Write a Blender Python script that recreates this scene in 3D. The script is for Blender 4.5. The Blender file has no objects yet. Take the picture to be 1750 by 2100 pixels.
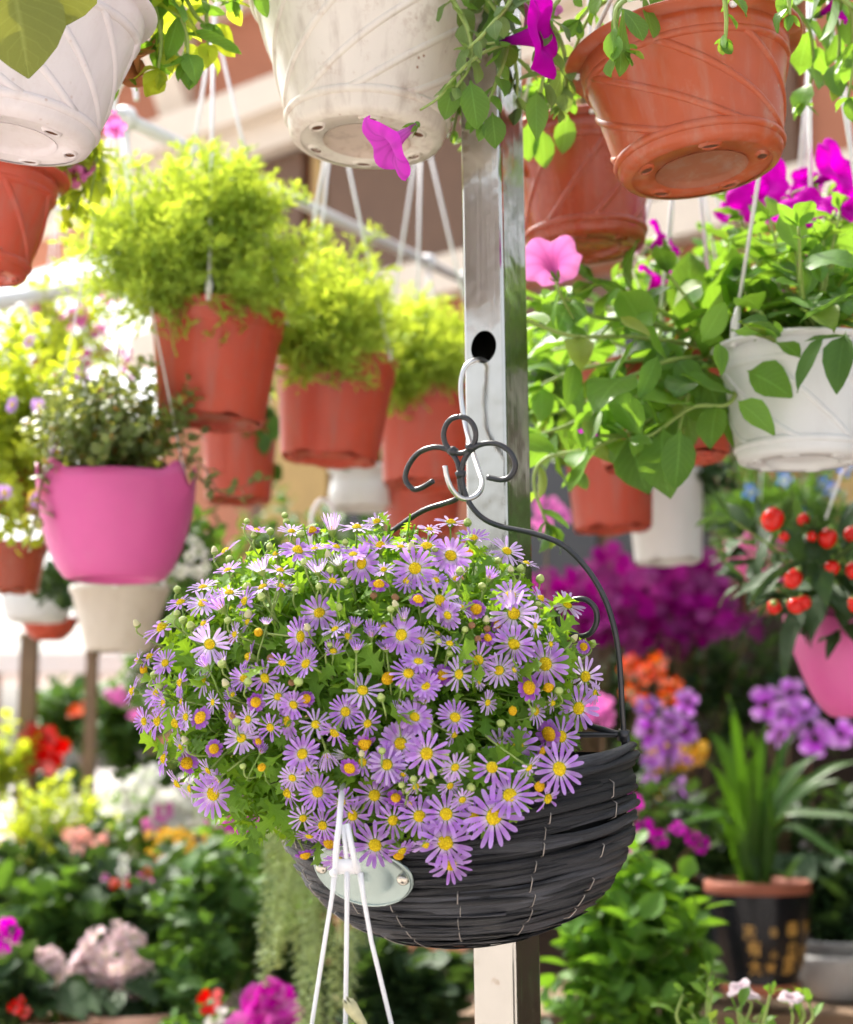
import bpy, math, random
import numpy as np
from mathutils import Vector, Matrix, Euler
rnd = random.Random(11)
S = bpy.context.scene
COL = S.collection
R = math.radians

# ---------------------------------------------------------------- camera
F = 3434.0                      # focal length in units of a 1750 x 2100 picture
PITCH = R(8.3)
CAM = Vector((0, 0, 1.3))
FW = Vector((0, math.cos(PITCH), math.sin(PITCH)))
UP = Vector((0, -math.sin(PITCH), math.cos(PITCH)))
RT = Vector((1, 0, 0))
cd = bpy.data.cameras.new('camera')
cd.sensor_fit = 'VERTICAL'; cd.sensor_height = 36; cd.lens = 36 * F / 2100
cd.clip_start = 0.05; cd.clip_end = 500
cd.dof.use_dof = True; cd.dof.focus_distance = 1.235
cd.dof.aperture_fstop = 5.6; cd.dof.aperture_blades = 0
cam = bpy.data.objects.new('camera', cd); COL.objects.link(cam)
cam.location = CAM; cam.rotation_euler = (math.pi / 2 + PITCH, 0, 0)
S.camera = cam

# ---------------------------------------------------------------- sky, sun, exposure
SUN_EL, SUN_AZ = R(52), R(-36)          # azimuth from +Y towards +X : behind the scene, to the left
w = bpy.data.worlds.new('World'); S.world = w; w.use_nodes = True
nt = w.node_tree; nt.nodes.clear()
sky = nt.nodes.new('ShaderNodeTexSky'); sky.sky_type = 'NISHITA'; sky.sun_disc = False
sky.sun_elevation = SUN_EL; sky.sun_rotation = SUN_AZ
sky.air_density = 1.0; sky.dust_density = 6.0; sky.ozone_density = 0.7; sky.altitude = 0
hs = nt.nodes.new('ShaderNodeHueSaturation'); hs.inputs['Saturation'].default_value = 0.35
bg = nt.nodes.new('ShaderNodeBackground'); bg.inputs['Strength'].default_value = 0.15
wo = nt.nodes.new('ShaderNodeOutputWorld')
nt.links.new(sky.outputs[0], hs.inputs['Color']); nt.links.new(hs.outputs[0], bg.inputs[0]); nt.links.new(bg.outputs[0], wo.inputs[0])
sl = bpy.data.lights.new('sun', 'SUN'); sl.energy = 3.1; sl.angle = R(0.6); sl.color = (1, 0.93, 0.82)
so = bpy.data.objects.new('sun', sl); COL.objects.link(so)
sd = Vector((math.sin(SUN_AZ) * math.cos(SUN_EL), math.cos(SUN_AZ) * math.cos(SUN_EL), math.sin(SUN_EL)))
so.rotation_euler = (-sd).to_track_quat('-Z', 'Y').to_euler(); so.location = sd * 20
S.view_settings.view_transform = 'Standard'; S.view_settings.look = 'None'
S.view_settings.exposure = 1.55; S.view_settings.gamma = 1
S.view_settings.use_curve_mapping = False
S.render.engine = 'CYCLES'
cy = S.cycles
cy.max_bounces = 5; cy.diffuse_bounces = 3; cy.glossy_bounces = 2; cy.transmission_bounces = 3; cy.transparent_max_bounces = 2
cy.use_adaptive_sampling = True; cy.adaptive_threshold = 0.035
cy.sample_clamp_indirect = 6; cy.caustics_reflective = False; cy.caustics_refractive = False
cy.use_denoising = True
try: cy.denoiser = 'OPENIMAGEDENOISE'
except Exception: pass

# ---------------------------------------------------------------- helpers
def P(px, py, d):
    """point seen at (px,py) of the 1750x2100 picture at depth d in front of the camera"""
    return CAM + FW * d + RT * ((px - 875) / F * d) + UP * (-(py - 1050) / F * d)
def W(px, d): return px / F * d
def on_plane(px, py, p0, n):
    r = P(px, py, 1.0) - CAM
    return CAM + r * ((p0 - CAM).dot(n) / r.dot(n))
def at_z(px, py, z):
    r = P(px, py, 1.0) - CAM
    return CAM + r * ((z - CAM.z) / r.z)
def xz(px, d, z):
    """point at picture column px, distance d along the ground, height z"""
    dep = d * math.cos(PITCH) + (z - CAM.z) * math.sin(PITCH)
    return Vector(((px - 875) / F * dep, d, z))

class MB:
    def __init__(s): s.v = []; s.f = []; s.uv = []; s.m = []; s.n = 0
    def add(s, V, Fc, UV=None, mi=0, M=None):
        V = np.asarray(V, float)
        if M is not None:
            A = np.array(M); V = V @ A[:3, :3].T + A[:3, 3]
        s.v.append(V); s.uv.append(np.zeros((len(V), 2)) if UV is None else np.asarray(UV, float))
        o = s.n; s.f.extend([tuple(i + o for i in f) for f in Fc]); s.m.extend([mi] * len(Fc)); s.n += len(V)
        return s
    def mesh(s, name, mats, smooth=True):
        me = bpy.data.meshes.new(name)
        V = np.concatenate(s.v); UV = np.concatenate(s.uv)
        me.from_pydata(V.tolist(), [], s.f)
        ul = me.uv_layers.new(name='UVMap')
        vi = np.zeros(len(me.loops), np.int32); me.loops.foreach_get('vertex_index', vi)
        ul.data.foreach_set('uv', UV[vi].ravel())
        me.polygons.foreach_set('material_index', np.array(s.m, np.int32))
        me.polygons.foreach_set('use_smooth', np.full(len(s.f), smooth))
        for m in (mats if isinstance(mats, (list, tuple)) else [mats]): me.materials.append(m)
        me.update(); return me
    def obj(s, name, mats, parent=None, smooth=True):
        return inst(name, s.mesh(name, mats, smooth), parent)

def inst(name, mesh, parent=None, M=None):
    o = bpy.data.objects.new(name, mesh); COL.objects.link(o)
    if parent is not None: o.parent = parent
    if M is not None: o.matrix_basis = M
    return o
def tag(o, label, cat=None, group=None, kind=None):
    o['label'] = label
    if cat: o['category'] = cat
    if group: o['group'] = group
    if kind: o['kind'] = kind
    return o
def thing(name, label, cat, M=None, group=None):
    o = bpy.data.objects.new(name, None); COL.objects.link(o); o.empty_display_size = 0.05
    if M is not None: o.matrix_basis = M if isinstance(M, Matrix) else Matrix.Translation(M)
    return tag(o, label, cat, group)
def basis(p, d, n, s=1.0, sx=None):
    """matrix: local y along d, local z near n, at p"""
    y = Vector(d).normalized(); n = Vector(n)
    x = y.cross(n)
    if x.length < 1e-5: x = y.cross(Vector((0.3, 0.5, 0.8)))
    x.normalize(); z = x.cross(y)
    sx = s if sx is None else sx
    return Matrix(((x.x * sx, y.x * s, z.x * s, p[0]), (x.y * sx, y.y * s, z.y * s, p[1]), (x.z * sx, y.z * s, z.z * s, p[2]), (0, 0, 0, 1)))
def zbasis(p, z, s=1.0, spin=0.0):
    q = Vector(z).normalized().to_track_quat('Z', 'Y')
    return Matrix.Translation(p) @ q.to_matrix().to_4x4() @ Matrix.Rotation(spin, 4, 'Z') @ Matrix.Scale(s, 4)
def rv(a=1.0): return Vector((rnd.uniform(-a, a), rnd.uniform(-a, a), rnd.uniform(-a, a)))

def smooth_path(pts, k=6):
    P_ = [np.array(p, float) for p in pts]
    if len(P_) < 3: return [Vector(p) for p in P_]
    P_ = [2 * P_[0] - P_[1]] + P_ + [2 * P_[-1] - P_[-2]]
    out = []
    for i in range(1, len(P_) - 2):
        a, b, c, d = P_[i - 1:i + 3]
        for j in range(k):
            t = j / k
            out.append(0.5 * (2 * b + (c - a) * t + (2 * a - 5 * b + 4 * c - d) * t * t + (3 * b - a - 3 * c + d) * t ** 3))
    out.append(P_[-2]); return [Vector(p) for p in out]
def tube(pts, rad, n=6, cap=True, flat=1.0):
    pts = [Vector(p) for p in pts]; m = len(pts)
    rad = list(rad) if hasattr(rad, '__len__') else [rad] * m
    T = [(pts[min(i + 1, m - 1)] - pts[max(i - 1, 0)]).normalized() for i in range(m)]
    a = T[0].cross(Vector((0, 0, 1)));  a = a if a.length > 1e-3 else T[0].cross(Vector((0, 1, 0)))
    a.normalize(); V = []; U = []; L = 0
    for i in range(m):
        if i: a = (a - T[i] * a.dot(T[i])).normalized(); L += (pts[i] - pts[i - 1]).length
        b = T[i].cross(a)
        for j in range(n):
            t = 2 * math.pi * j / n
            V.append(pts[i] + a * (math.cos(t) * rad[i]) + b * (math.sin(t) * rad[i] * flat)); U.append((j / n, L))
    Fc = [(i * n + j, i * n + (j + 1) % n, (i + 1) * n + (j + 1) % n, (i + 1) * n + j) for i in range(m - 1) for j in range(n)]
    if cap: Fc += [tuple(range(n))[::-1], tuple((m - 1) * n + j for j in range(n))]
    return [tuple(v) for v in V], Fc, U
def lathe(prof, n=40, mod=None, close=False):
    V = []; U = []; m = len(prof)
    for i, (r, z) in enumerate(prof):
        for j in range(n):
            t = 2 * math.pi * j / n; rr, zz = (r, z) if mod is None else mod(r, z, t, i)
            V.append((rr * math.cos(t), rr * math.sin(t), zz)); U.append((j / n, i / (m - 1)))
    Fc = [(i * n + j, i * n + (j + 1) % n, (i + 1) * n + (j + 1) % n, (i + 1) * n + j) for i in range(m - 1) for j in range(n)]
    if close: Fc.append(tuple((m - 1) * n + j for j in range(n)))
    return V, Fc, U
def box(lo, hi):
    x0, y0, z0 = lo; x1, y1, z1 = hi
    V = [(x0, y0, z0), (x1, y0, z0), (x1, y1, z0), (x0, y1, z0), (x0, y0, z1), (x1, y0, z1), (x1, y1, z1), (x0, y1, z1)]
    return V, [(0, 3, 2, 1), (4, 5, 6, 7), (0, 1, 5, 4), (1, 2, 6, 5), (2, 3, 7, 6), (3, 0, 4, 7)]
def blob(rx, ry, rz, n=8, m=5, jit=0.0):
    V = [(0, 0, -rz)]; 
    for i in range(1, m):
        a = -math.pi / 2 + math.pi * i / m
        for j in range(n):
            t = 2 * math.pi * j / n; k = 1 + rnd.uniform(-jit, jit)
            V.append((rx * math.cos(a) * math.cos(t) * k, ry * math.cos(a) * math.sin(t) * k, rz * math.sin(a) * k))
    V.append((0, 0, rz)); Fc = []
    for j in range(n): Fc.append((0, 1 + (j + 1) % n, 1 + j))
    for i in range(m - 2):
        for j in range(n):
            a = 1 + i * n; b = a + n
            Fc.append((a + j, a + (j + 1) % n, b + (j + 1) % n, b + j))
    l = len(V) - 1; a = 1 + (m - 2) * n
    for j in range(n): Fc.append((a + j, a + (j + 1) % n, l))
    return V, Fc

# leaf: strip along a midrib; rows = (t, half width, edge shift); curls back, folds along the midrib
OVATE = [(0, .03, 0), (.08, .08, 0), (.2, .34, 0), (.38, .5, 0), (.56, .49, 0), (.74, .36, 0), (.88, .19, 0), (1, .01, 0)]
SPAT = [(0, .06, 0), (.12, .09, 0), (.28, .17, 0), (.45, .33, 0), (.62, .46, 0), (.78, .45, 0), (.91, .27, 0), (1, .01, 0)]
LANCE = [(0, .05, 0), (.12, .2, 0), (.3, .42, 0), (.5, .5, 0), (.7, .4, 0), (.88, .17, 0), (1, .01, 0)]
STRAP = [(0, .3, 0), (.15, .42, 0), (.35, .5, 0), (.6, .5, 0), (.8, .4, 0), (.93, .2, 0), (1, .02, 0)]
PETAL = [(0, .22, 0), (.2, .34, 0), (.45, .46, 0), (.7, .5, 0), (.88, .42, 0), (.97, .24, 0), (1, .06, 0)]
LOBED = [(0, .05, 0), (.22, .05, 0), (.3, .13, .02), (.36, .42, .14), (.45, .14, .02), (.53, .14, .02), (.59, .52, .15), (.68, .17, .02), (.76, .18, .02), (.81, .36, .12), (.9, .12, .03), (1, .02, 0)]
ROUND = [(0, .1, -.05), (.06, .34, -.1), (.25, .52, -.03), (.5, .56, 0), (.75, .46, 0), (.92, .24, 0), (1, .02, 0)]
def leaf_geo(L, Wd, rows, fold=.25, curl=.5, twist=0., wave=0., ph=0.):
    V = []; U = []; y = 0; z = 0; tp = 0
    for i, (t, h, sh) in enumerate(rows):
        dt = (t - tp) * L; ang = -curl * (t + tp) / 2; y += dt * math.cos(ang); z += dt * math.sin(ang); tp = t
        ang = -curl * t; tw = twist * t
        for s in (-1, 0, 1):
            hx = s * h * Wd; up = abs(s) * h * Wd * fold + wave * Wd * math.sin(9 * t + ph + s) * abs(s)
            e = sh * L * abs(s)
            x = hx * math.cos(tw) - up * math.sin(tw); u2 = hx * math.sin(tw) + up * math.cos(tw)
            V.append((x, y + e * math.cos(ang) - u2 * math.sin(ang), z + e * math.sin(ang) + u2 * math.cos(ang)))
            U.append((.5 + s * .5, t))
    Fc = []
    for i in range(len(rows) - 1):
        a = i * 3; Fc += [(a, a + 1, a + 4, a + 3), (a + 1, a + 2, a + 5, a + 4)]
    return V, Fc, U

# ---------------------------------------------------------------- materials
class NT:
    def __init__(s, name):
        s.m = bpy.data.materials.new(name); s.m.use_nodes = True; s.t = s.m.node_tree; s.t.nodes.clear()
    def n(s, typ, **kw):
        nd = s.t.nodes.new(typ)
        for k, v in kw.items():
            if k.startswith('_'): setattr(nd, k[1:], v)
        return nd
    def l(s, a, b): s.t.links.new(a, b)
    def math(s, op, a, b=None, c=None):
        nd = s.n('ShaderNodeMath'); nd.operation = op
        for i, v in enumerate((a, b, c)):
            if v is None: continue
            if hasattr(v, 'links'): s.l(v, nd.inputs[i])
            else: nd.inputs[i].default_value = v
        return nd.outputs[0]
    def mix(s, f, a, b, mode='MIX'):
        nd = s.n('ShaderNodeMix'); nd.data_type = 'RGBA'; nd.blend_type = mode
        for sock, v in ((nd.inputs[0], f), (nd.inputs[6], a), (nd.inputs[7], b)):
            if hasattr(v, 'links'): s.l(v, sock)
            elif hasattr(v, '__len__'): sock.default_value = (*v[:3], 1)
            else: sock.default_value = v
        return nd.outputs[2]
    def noise(s, scale, detail=3, co=None, rough=.55, dist=0):
        nd = s.n('ShaderNodeTexNoise'); nd.inputs['Scale'].default_value = scale; nd.inputs['Detail'].default_value = detail
        nd.inputs['Roughness'].default_value = rough; nd.inputs['Distortion'].default_value = dist
        if co is not None: s.l(co, nd.inputs['Vector'])
        return nd.outputs['Fac']
    def ramp(s, f, a, b):
        nd = s.n('ShaderNodeMapRange'); nd.inputs[1].default_value = a; nd.inputs[2].default_value = b; s.l(f, nd.inputs[0]); nd.clamp = True
        return nd.outputs[0]
    def obj(s): return s.n('ShaderNodeTexCoord').outputs['Object']
    def uv(s):
        sp = s.n('ShaderNodeSeparateXYZ'); s.l(s.n('ShaderNodeTexCoord').outputs['UV'], sp.inputs[0]); return sp.outputs
    def rand(s):
        a = s.n('ShaderNodeObjectInfo').outputs['Random']; b = s.n('ShaderNodeNewGeometry').outputs['Random Per Island']
        return s.math('FRACT', s.math('ADD', a, b))
    def bump(s, h, st=.3, dist=.001):
        nd = s.n('ShaderNodeBump'); nd.inputs['Strength'].default_value = st; nd.inputs['Distance'].default_value = dist; s.l(h, nd.inputs['Height']); return nd.outputs[0]
    def pbr(s, col, rough=.5, metal=0, normal=None, spec=.5, coat=0, sheen=0):
        nd = s.n('ShaderNodeBsdfPrincipled')
        for k, v in (('Base Color', col), ('Roughness', rough), ('Metallic', metal), ('Specular IOR Level', spec), ('Coat Weight', coat)):
            if hasattr(v, 'links'): s.l(v, nd.inputs[k])
            elif hasattr(v, '__len__'): nd.inputs[k].default_value = (*v[:3], 1)
            else: nd.inputs[k].default_value = v
        if normal is not None: s.l(normal, nd.inputs['Normal'])
        return nd.outputs[0]
    def out(s, sh):
        o = s.n('ShaderNodeOutputMaterial'); s.l(sh, o.inputs[0]); return s.m

def leaf_mat(name, dark, light, tr=.35, rough=.42, rib=.35, yellow=None):
    t = NT(name); r = t.rand(); co = t.obj(); n = t.noise(60, 2, co)
    c = t.mix(t.math('MULTIPLY_ADD', n, .5, t.math('MULTIPLY', r, .75)), dark, light)
    u = t.uv(); mid = t.ramp(t.math('ABSOLUTE', t.math('SUBTRACT', u[0], .5)), .045, .0)
    side = t.math('SINE', t.math('ADD', t.math('MULTIPLY', u[1], 55), t.math('MULTIPLY', t.math('ABSOLUTE', t.math('SUBTRACT', u[0], .5)), -30)))
    c = t.mix(t.math('MULTIPLY', t.ramp(side, .75, 1.), rib * .45), c, [min(1, v * 1.5 + .02) for v in light])
    c = t.mix(t.math('MULTIPLY', mid, rib), c, [min(1, v * 1.7 + .03) for v in light])
    if yellow: c = t.mix(t.ramp(t.math('FRACT', t.math('MULTIPLY', r, 7.3)), .9, .97), c, yellow)
    bmp = t.bump(t.math('ADD', t.math('MULTIPLY', side, .25), t.math('MULTIPLY', mid, -1.)), .35, .0006)
    p = t.pbr(c, rough, normal=bmp, spec=.28)
    tl = t.n('ShaderNodeBsdfTranslucent'); t.l(t.mix(.65, c, [min(1, light[0] * 2.6), min(1, light[1] * 2.1), light[2] * .5]), tl.inputs[0])
    mx = t.n('ShaderNodeMixShader'); mx.inputs[0].default_value = tr; t.l(p, mx.inputs[1]); t.l(tl.outputs[0], mx.inputs[2])
    return t.out(mx.outputs[0])
def petal_mat(name, base, mid, tip, tr=.3, streak=.25, rough=.6, v0=.05, v1=.35, sat=.15):
    t = NT(name); u = t.uv(); r = t.rand()
    c = t.mix(t.ramp(u[1], v0, v1), base, mid); c = t.mix(t.ramp(u[1], .5, 1.), c, tip)
    s = t.math('SINE', t.math('MULTIPLY', u[0], 62.8)); c = t.mix(t.math('MULTIPLY', t.ramp(s, .2, 1), streak), c, [v * .6 for v in mid])
    hsv = t.n('ShaderNodeHueSaturation'); t.l(c, hsv.inputs['Color']); t.l(t.math('MULTIPLY_ADD', r, .4, .75), hsv.inputs['Value']); t.l(t.math('MULTIPLY_ADD', t.math('FRACT', t.math('MULTIPLY', r, 5.7)), sat * 2, 1.04 - sat * 1.6), hsv.inputs['Saturation'])
    p = t.pbr(hsv.outputs[0], rough + .15, spec=.1, normal=t.bump(s, .2, .0003))
    tl = t.n('ShaderNodeBsdfTranslucent'); t.l(hsv.outputs[0], tl.inputs[0])
    mx = t.n('ShaderNodeMixShader'); mx.inputs[0].default_value = tr; t.l(p, mx.inputs[1]); t.l(tl.outputs[0], mx.inputs[2])
    return t.out(mx.outputs[0])
def plastic(name, col, rough=.35, dirt=(.25, .17, .1), amount=.25, spec=.45, var=.12, tr=0):
    t = NT(name); co = t.obj(); n = t.noise(14, 5, co); g = t.noise(120, 3, co); f = t.noise(38, 6, co, .7)
    c = t.mix(n, [v * (1 - var) for v in col], [min(1, v * (1 + var)) for v in col])
    c = t.mix(t.math('MULTIPLY', t.ramp(f, .56, .78), amount), c, dirt)
    mp = t.n('ShaderNodeMapping'); mp.inputs['Scale'].default_value = (55, 55, 5); t.l(co, mp.inputs[0]); stk = t.noise(1, 4, mp.outputs[0], .6)
    c = t.mix(t.math('MULTIPLY', t.ramp(stk, .5, .75), amount * .7), c, [min(1, v * .55 + .1) for v in dirt])
    sp = t.n('ShaderNodeTexVoronoi'); sp.inputs['Scale'].default_value = 95; t.l(co, sp.inputs['Vector'])
    spk = t.math('MULTIPLY', t.ramp(sp.outputs['Distance'], .16, .05), t.ramp(t.noise(9, 2, co), .55, .68))
    c = t.mix(t.math('MULTIPLY', spk, amount * 2.2), c, dirt)
    p = t.pbr(c, t.math('ADD', t.math('MULTIPLY', stk, .12), t.math('MULTIPLY_ADD', n, .2, rough - .12)), normal=t.bump(t.math('ADD', n, t.math('MULTIPLY', g, .15)), .12, .002), spec=spec)
    if tr:
        tl = t.n('ShaderNodeBsdfTranslucent'); t.l(c, tl.inputs[0]); mx = t.n('ShaderNodeMixShader'); mx.inputs[0].default_value = tr
        t.l(p, mx.inputs[1]); t.l(tl.outputs[0], mx.inputs[2]); p = mx.outputs[0]
    return t.out(p)
def plain(name, col, rough=.6, scale=25, var=.25, bump=.2, bd=.002, spec=.4, metal=0, detail=5):
    t = NT(name); co = t.obj(); n = t.noise(scale, detail, co)
    c = t.mix(n, [v * (1 - var) for v in col], [min(1, v * (1 + var)) for v in col])
    return t.out(t.pbr(c, rough, metal, t.bump(n, bump, bd), spec))
M = {}
M['leaf_petunia'] = leaf_mat('leaf_petunia', (.04, .12, .02), (.14, .3, .05), .4, .42, .45, yellow=(.24, .3, .05))
M['leaf_petunia_grey'] = leaf_mat('leaf_petunia_grey', (.07, .14, .05), (.17, .28, .09), .36, .5, .4)
M['leaf_daisy'] = leaf_mat('leaf_daisy', (.04, .125, .016), (.2, .39, .04), .42, .5, .2)
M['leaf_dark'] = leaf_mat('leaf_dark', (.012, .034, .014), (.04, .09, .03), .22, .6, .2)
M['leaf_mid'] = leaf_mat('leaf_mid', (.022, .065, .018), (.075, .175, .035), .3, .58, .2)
M['leaf_shrub'] = leaf_mat('leaf_shrub', (.03, .1, .014), (.11, .26, .03), .35, .5, .2)
M['leaf_olive'] = leaf_mat('leaf_olive', (.12, .15, .03), (.17, .2, .045), .16, .5, .35)
M['leaf_lime'] = leaf_mat('leaf_lime', (.15, .24, .03), (.36, .48, .06), .45, .55, .15)
M['leaf_fern'] = leaf_mat('leaf_fern', (.13, .27, .035), (.36, .53, .1), .45, .6, 0)
M['leaf_orchid'] = leaf_mat('leaf_orchid', (.012, .045, .008), (.05, .14, .014), .25, .45, .1)
M['leaf_sedum'] = leaf_mat('leaf_sedum', (.28, .4, .16), (.46, .58, .3), .2, .55, 0)
M['leaf_ivy'] = leaf_mat('leaf_ivy', (.05, .09, .03), (.2, .26, .1), .3, .35, .2, yellow=(.35, .12, .02))
M['stem'] = plain('stem', (.17, .28, .05), .55, 60)
M['stem_pale'] = plain('stem_pale', (.26, .36, .09), .55, 60)
M['stem_brown'] = plain('stem_brown', (.16, .1, .05), .7, 60)
M['petal'] = petal_mat('daisy_petal', (.8, .66, .88), (.56, .27, .82), (.64, .4, .88), .36, .25, v0=.05, v1=.35, sat=.1)
M['petal_pale'] = petal_mat('daisy_petal_pale', (.84, .76, .9), (.68, .46, .88), (.74, .56, .9), .36, .2, sat=.1)
M['petal_young'] = petal_mat('daisy_petal_young', (.4, .14, .58), (.37, .1, .56), (.45, .18, .66), .3, .35)
M['petal_white'] = petal_mat('daisy_petal_white', (.7, .75, .6), (.78, .74, .8), (.8, .74, .82), .35, .1)
def disc_mat(name, a, b):
    t = NT(name); g = t.n('ShaderNodeNewGeometry').outputs['Random Per Island']; return t.out(t.pbr(t.mix(t.math('POWER', g, 1.4), a, b), .7, spec=.15))
M['disc'] = disc_mat('daisy_disc', (.5, .32, .006), (.98, .82, .03))
M['disc_old'] = disc_mat('daisy_disc_old', (.45, .2, .004), (.96, .66, .02))
M['disc_dead'] = plain('daisy_disc_dead', (.38, .2, .1), .8, 300, .4, .5, .0005)
M['bud'] = plain('daisy_bud', (.42, .52, .16), .55, 200, .3, .3, .0006)
M['bud_cream'] = plain('daisy_bud_cream', (.55, .52, .3), .6, 200, .3, .3, .0006)
M['calyx'] = plain('daisy_calyx', (.22, .33, .06), .6, 200, .25)
M['petunia_mag'] = petal_mat('petunia_magenta', (.12, .003, .14), (.58, .002, .46), (.66, .006, .52), .35, .15, sat=.02)
M['petunia_pink'] = petal_mat('petunia_pink', (.62, .14, .5), (.72, .16, .5), (.78, .28, .6), .38, .3, sat=.04)
M['petunia_lilac'] = petal_mat('petunia_lilac', (.45, .14, .42), (.56, .07, .5), (.64, .05, .58), .35, .4, sat=.03)
M['petunia_white'] = petal_mat('petunia_white', (.45, .6, .25), (.78, .78, .74), (.82, .82, .8), .3, .1)
M['petunia_blush'] = petal_mat('petunia_blush', (.45, .5, .25), (.72, .52, .62), (.8, .7, .74), .4, .25)
M['flower_wine'] = petal_mat('orchid_wine', (.36, .004, .22), (.26, .002, .17), (.34, .004, .24), .3, .2)
M['flower_purple'] = petal_mat('orchid_purple', (.35, .05, .45), (.4, .1, .56), (.58, .32, .7), .3, .3)
M['flower_orange'] = petal_mat('flower_orange', (.8, .25, .01), (.85, .1, .01), (.8, .06, .01), .3, .2)
M['flower_yellow'] = petal_mat('flower_yellow', (.8, .5, .01), (.85, .5, .01), (.85, .36, .01), .3, .2)
M['flower_blue'] = petal_mat('flower_blue', (.7, .7, .8), (.1, .2, .7), (.12, .25, .75), .3, .2)
M['flower_red'] = petal_mat('flower_red', (.6, .02, .01), (.7, .01, .01), (.7, .02, .015), .25, .1)
M['flower_coral'] = petal_mat('flower_coral', (.75, .5, .4), (.78, .3, .25), (.8, .4, .36), .3, .1)
M['flower_peony'] = petal_mat('flower_peony', (.6, .15, .4), (.6, .02, .42), (.66, .06, .5), .3, .2)
M['hydrangea'] = petal_mat('hydrangea_floret', (.75, .72, .5), (.8, .6, .62), (.82, .66, .72), .3, .1)
M['terracotta'] = plastic('terracotta_plastic', (.4, .078, .026), .3, (.45, .33, .25), .45, var=.2)
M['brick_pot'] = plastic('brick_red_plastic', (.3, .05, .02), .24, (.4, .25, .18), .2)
M['red_pot'] = plastic('red_plastic', (.45, .062, .032), .36, (.3, .13, .09), .5, var=.2)
M['white_pot'] = plastic('white_plastic_pot', (.74, .69, .61), .28, (.33, .18, .1), .65, tr=.08)
M['white_pot_pink'] = plastic('pale_plastic_pot', (.78, .72, .74), .32, (.4, .2, .12), .2, tr=.12)
M['white_pot_clean'] = plastic('clean_white_plastic_pot', (.72, .74, .74), .35, (.35, .25, .18), .1, tr=.1)
M['cream_pot'] = plastic('cream_pot', (.6, .56, .48), .35, (.3, .2, .1), .25)
M['pink_tub'] = plastic('pink_plastic', (.62, .1, .32), .36, (.5, .3, .3), .08)
M['peach_pot'] = plastic('peach_pot', (.68, .4, .3), .55, (.4, .3, .25), .15)
M['grey_pot'] = plastic('grey_bowl', (.5, .5, .5), .45, (.3, .25, .2), .2)
M['black_pot'] = plastic('black_glazed_pot', (.006, .007, .01), .2, (.02, .02, .02), .02, spec=.3)
M['gold'] = plain('gold_lettering', (.72, .42, .1), .4, 80, .3, .1)
M['soil'] = plain('soil', (.035, .022, .014), .95, 120, .6, 1., .004)
M['hole'] = plain('caked_soil', (.12, .05, .025), .95, 300, .6, 1., .002)
M['strap'] = plastic('white_hanger_plastic', (.8, .8, .82), .35, (.6, .6, .6), .05)
M['wood'] = plain('weathered_wood', (.2, .13, .08), .75, 12, .4, .4)
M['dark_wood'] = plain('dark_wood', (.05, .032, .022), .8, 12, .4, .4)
M['galv'] = plain('galvanised_steel', (.62, .63, .64), .32, 30, .15, .1, metal=1)

def steel_mat():
    t = NT('brushed_steel'); co = t.obj()
    mp = t.n('ShaderNodeMapping'); mp.inputs['Scale'].default_value = (260, 260, 3); t.l(co, mp.inputs[0])
    n = t.noise(1, 4, mp.outputs[0]); b = t.noise(22, 5, co); s = t.noise(3, 3, co)
    c = t.mix(b, (.42, .41, .37), (.58, .56, .52)); c = t.mix(t.math('MULTIPLY', t.ramp(t.noise(70, 4, co), .66, .74), .5), c, (.3, .22, .15))
    return t.out(t.pbr(c, t.math('MULTIPLY_ADD', b, .12, t.math('MULTIPLY_ADD', s, .1, .03)), 1., t.bump(t.math('ADD', t.math('MULTIPLY', n, .12), t.math('MULTIPLY', t.noise(26, 2, co), 1.)), .25, .004)))
M['steel'] = steel_mat()
def wire_mat():
    t = NT('black_painted_iron'); co = t.obj(); n = t.noise(160, 5, co); f = t.noise(45, 4, co)
    c = t.mix(t.ramp(f, .55, .75), (.018, .02, .026), (.055, .045, .042))
    return t.out(t.pbr(c, t.math('MULTIPLY_ADD', n, .3, .2), .0, t.bump(n, .35, .0007), .6))
M['iron'] = wire_mat()
def chip_mat():
    t = NT('black_stained_bark_strip'); u = t.uv(); r = t.rand()
    cb = t.n('ShaderNodeCombineXYZ'); t.l(t.math('MULTIPLY', u[0], 5), cb.inputs[0]); t.l(t.math('MULTIPLY', u[1], 3), cb.inputs[1]); t.l(t.math('MULTIPLY', r, 40), cb.inputs[2])
    n = t.noise(1, 6, cb.outputs[0], .7); f = t.noise(7, 4, t.obj())
    c = t.mix(t.math('MULTIPLY', t.ramp(n, .3, .7), t.math('MULTIPLY_ADD', t.math('POWER', r, 2.2), 1.2, .14)), (.003, .0035, .005), (.085, .09, .11)); c = t.mix(t.math('MULTIPLY', t.ramp(n, .62, .75), t.ramp(f, .45, .65)), c, (.16, .15, .15))
    return t.out(t.pbr(c, t.math('MULTIPLY_ADD', n, .35, .22), 0, t.bump(n, 1., .0035), .6))
M['chip'] = chip_mat()
M['liner'] = plain('dark_liner', (.01, .01, .011), .5, 30)
M['seam'] = plain('seam_wire', (.36, .33, .3), .4, 90, .7, .2, metal=.6)
M['plate'] = plain('zinc_plate', (.33, .4, .38), .25, 40, .2, .12, .001, metal=1)
M['rivet'] = plain('rivet', (.62, .58, .5), .25, 60, .1, .05, metal=1)

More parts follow.
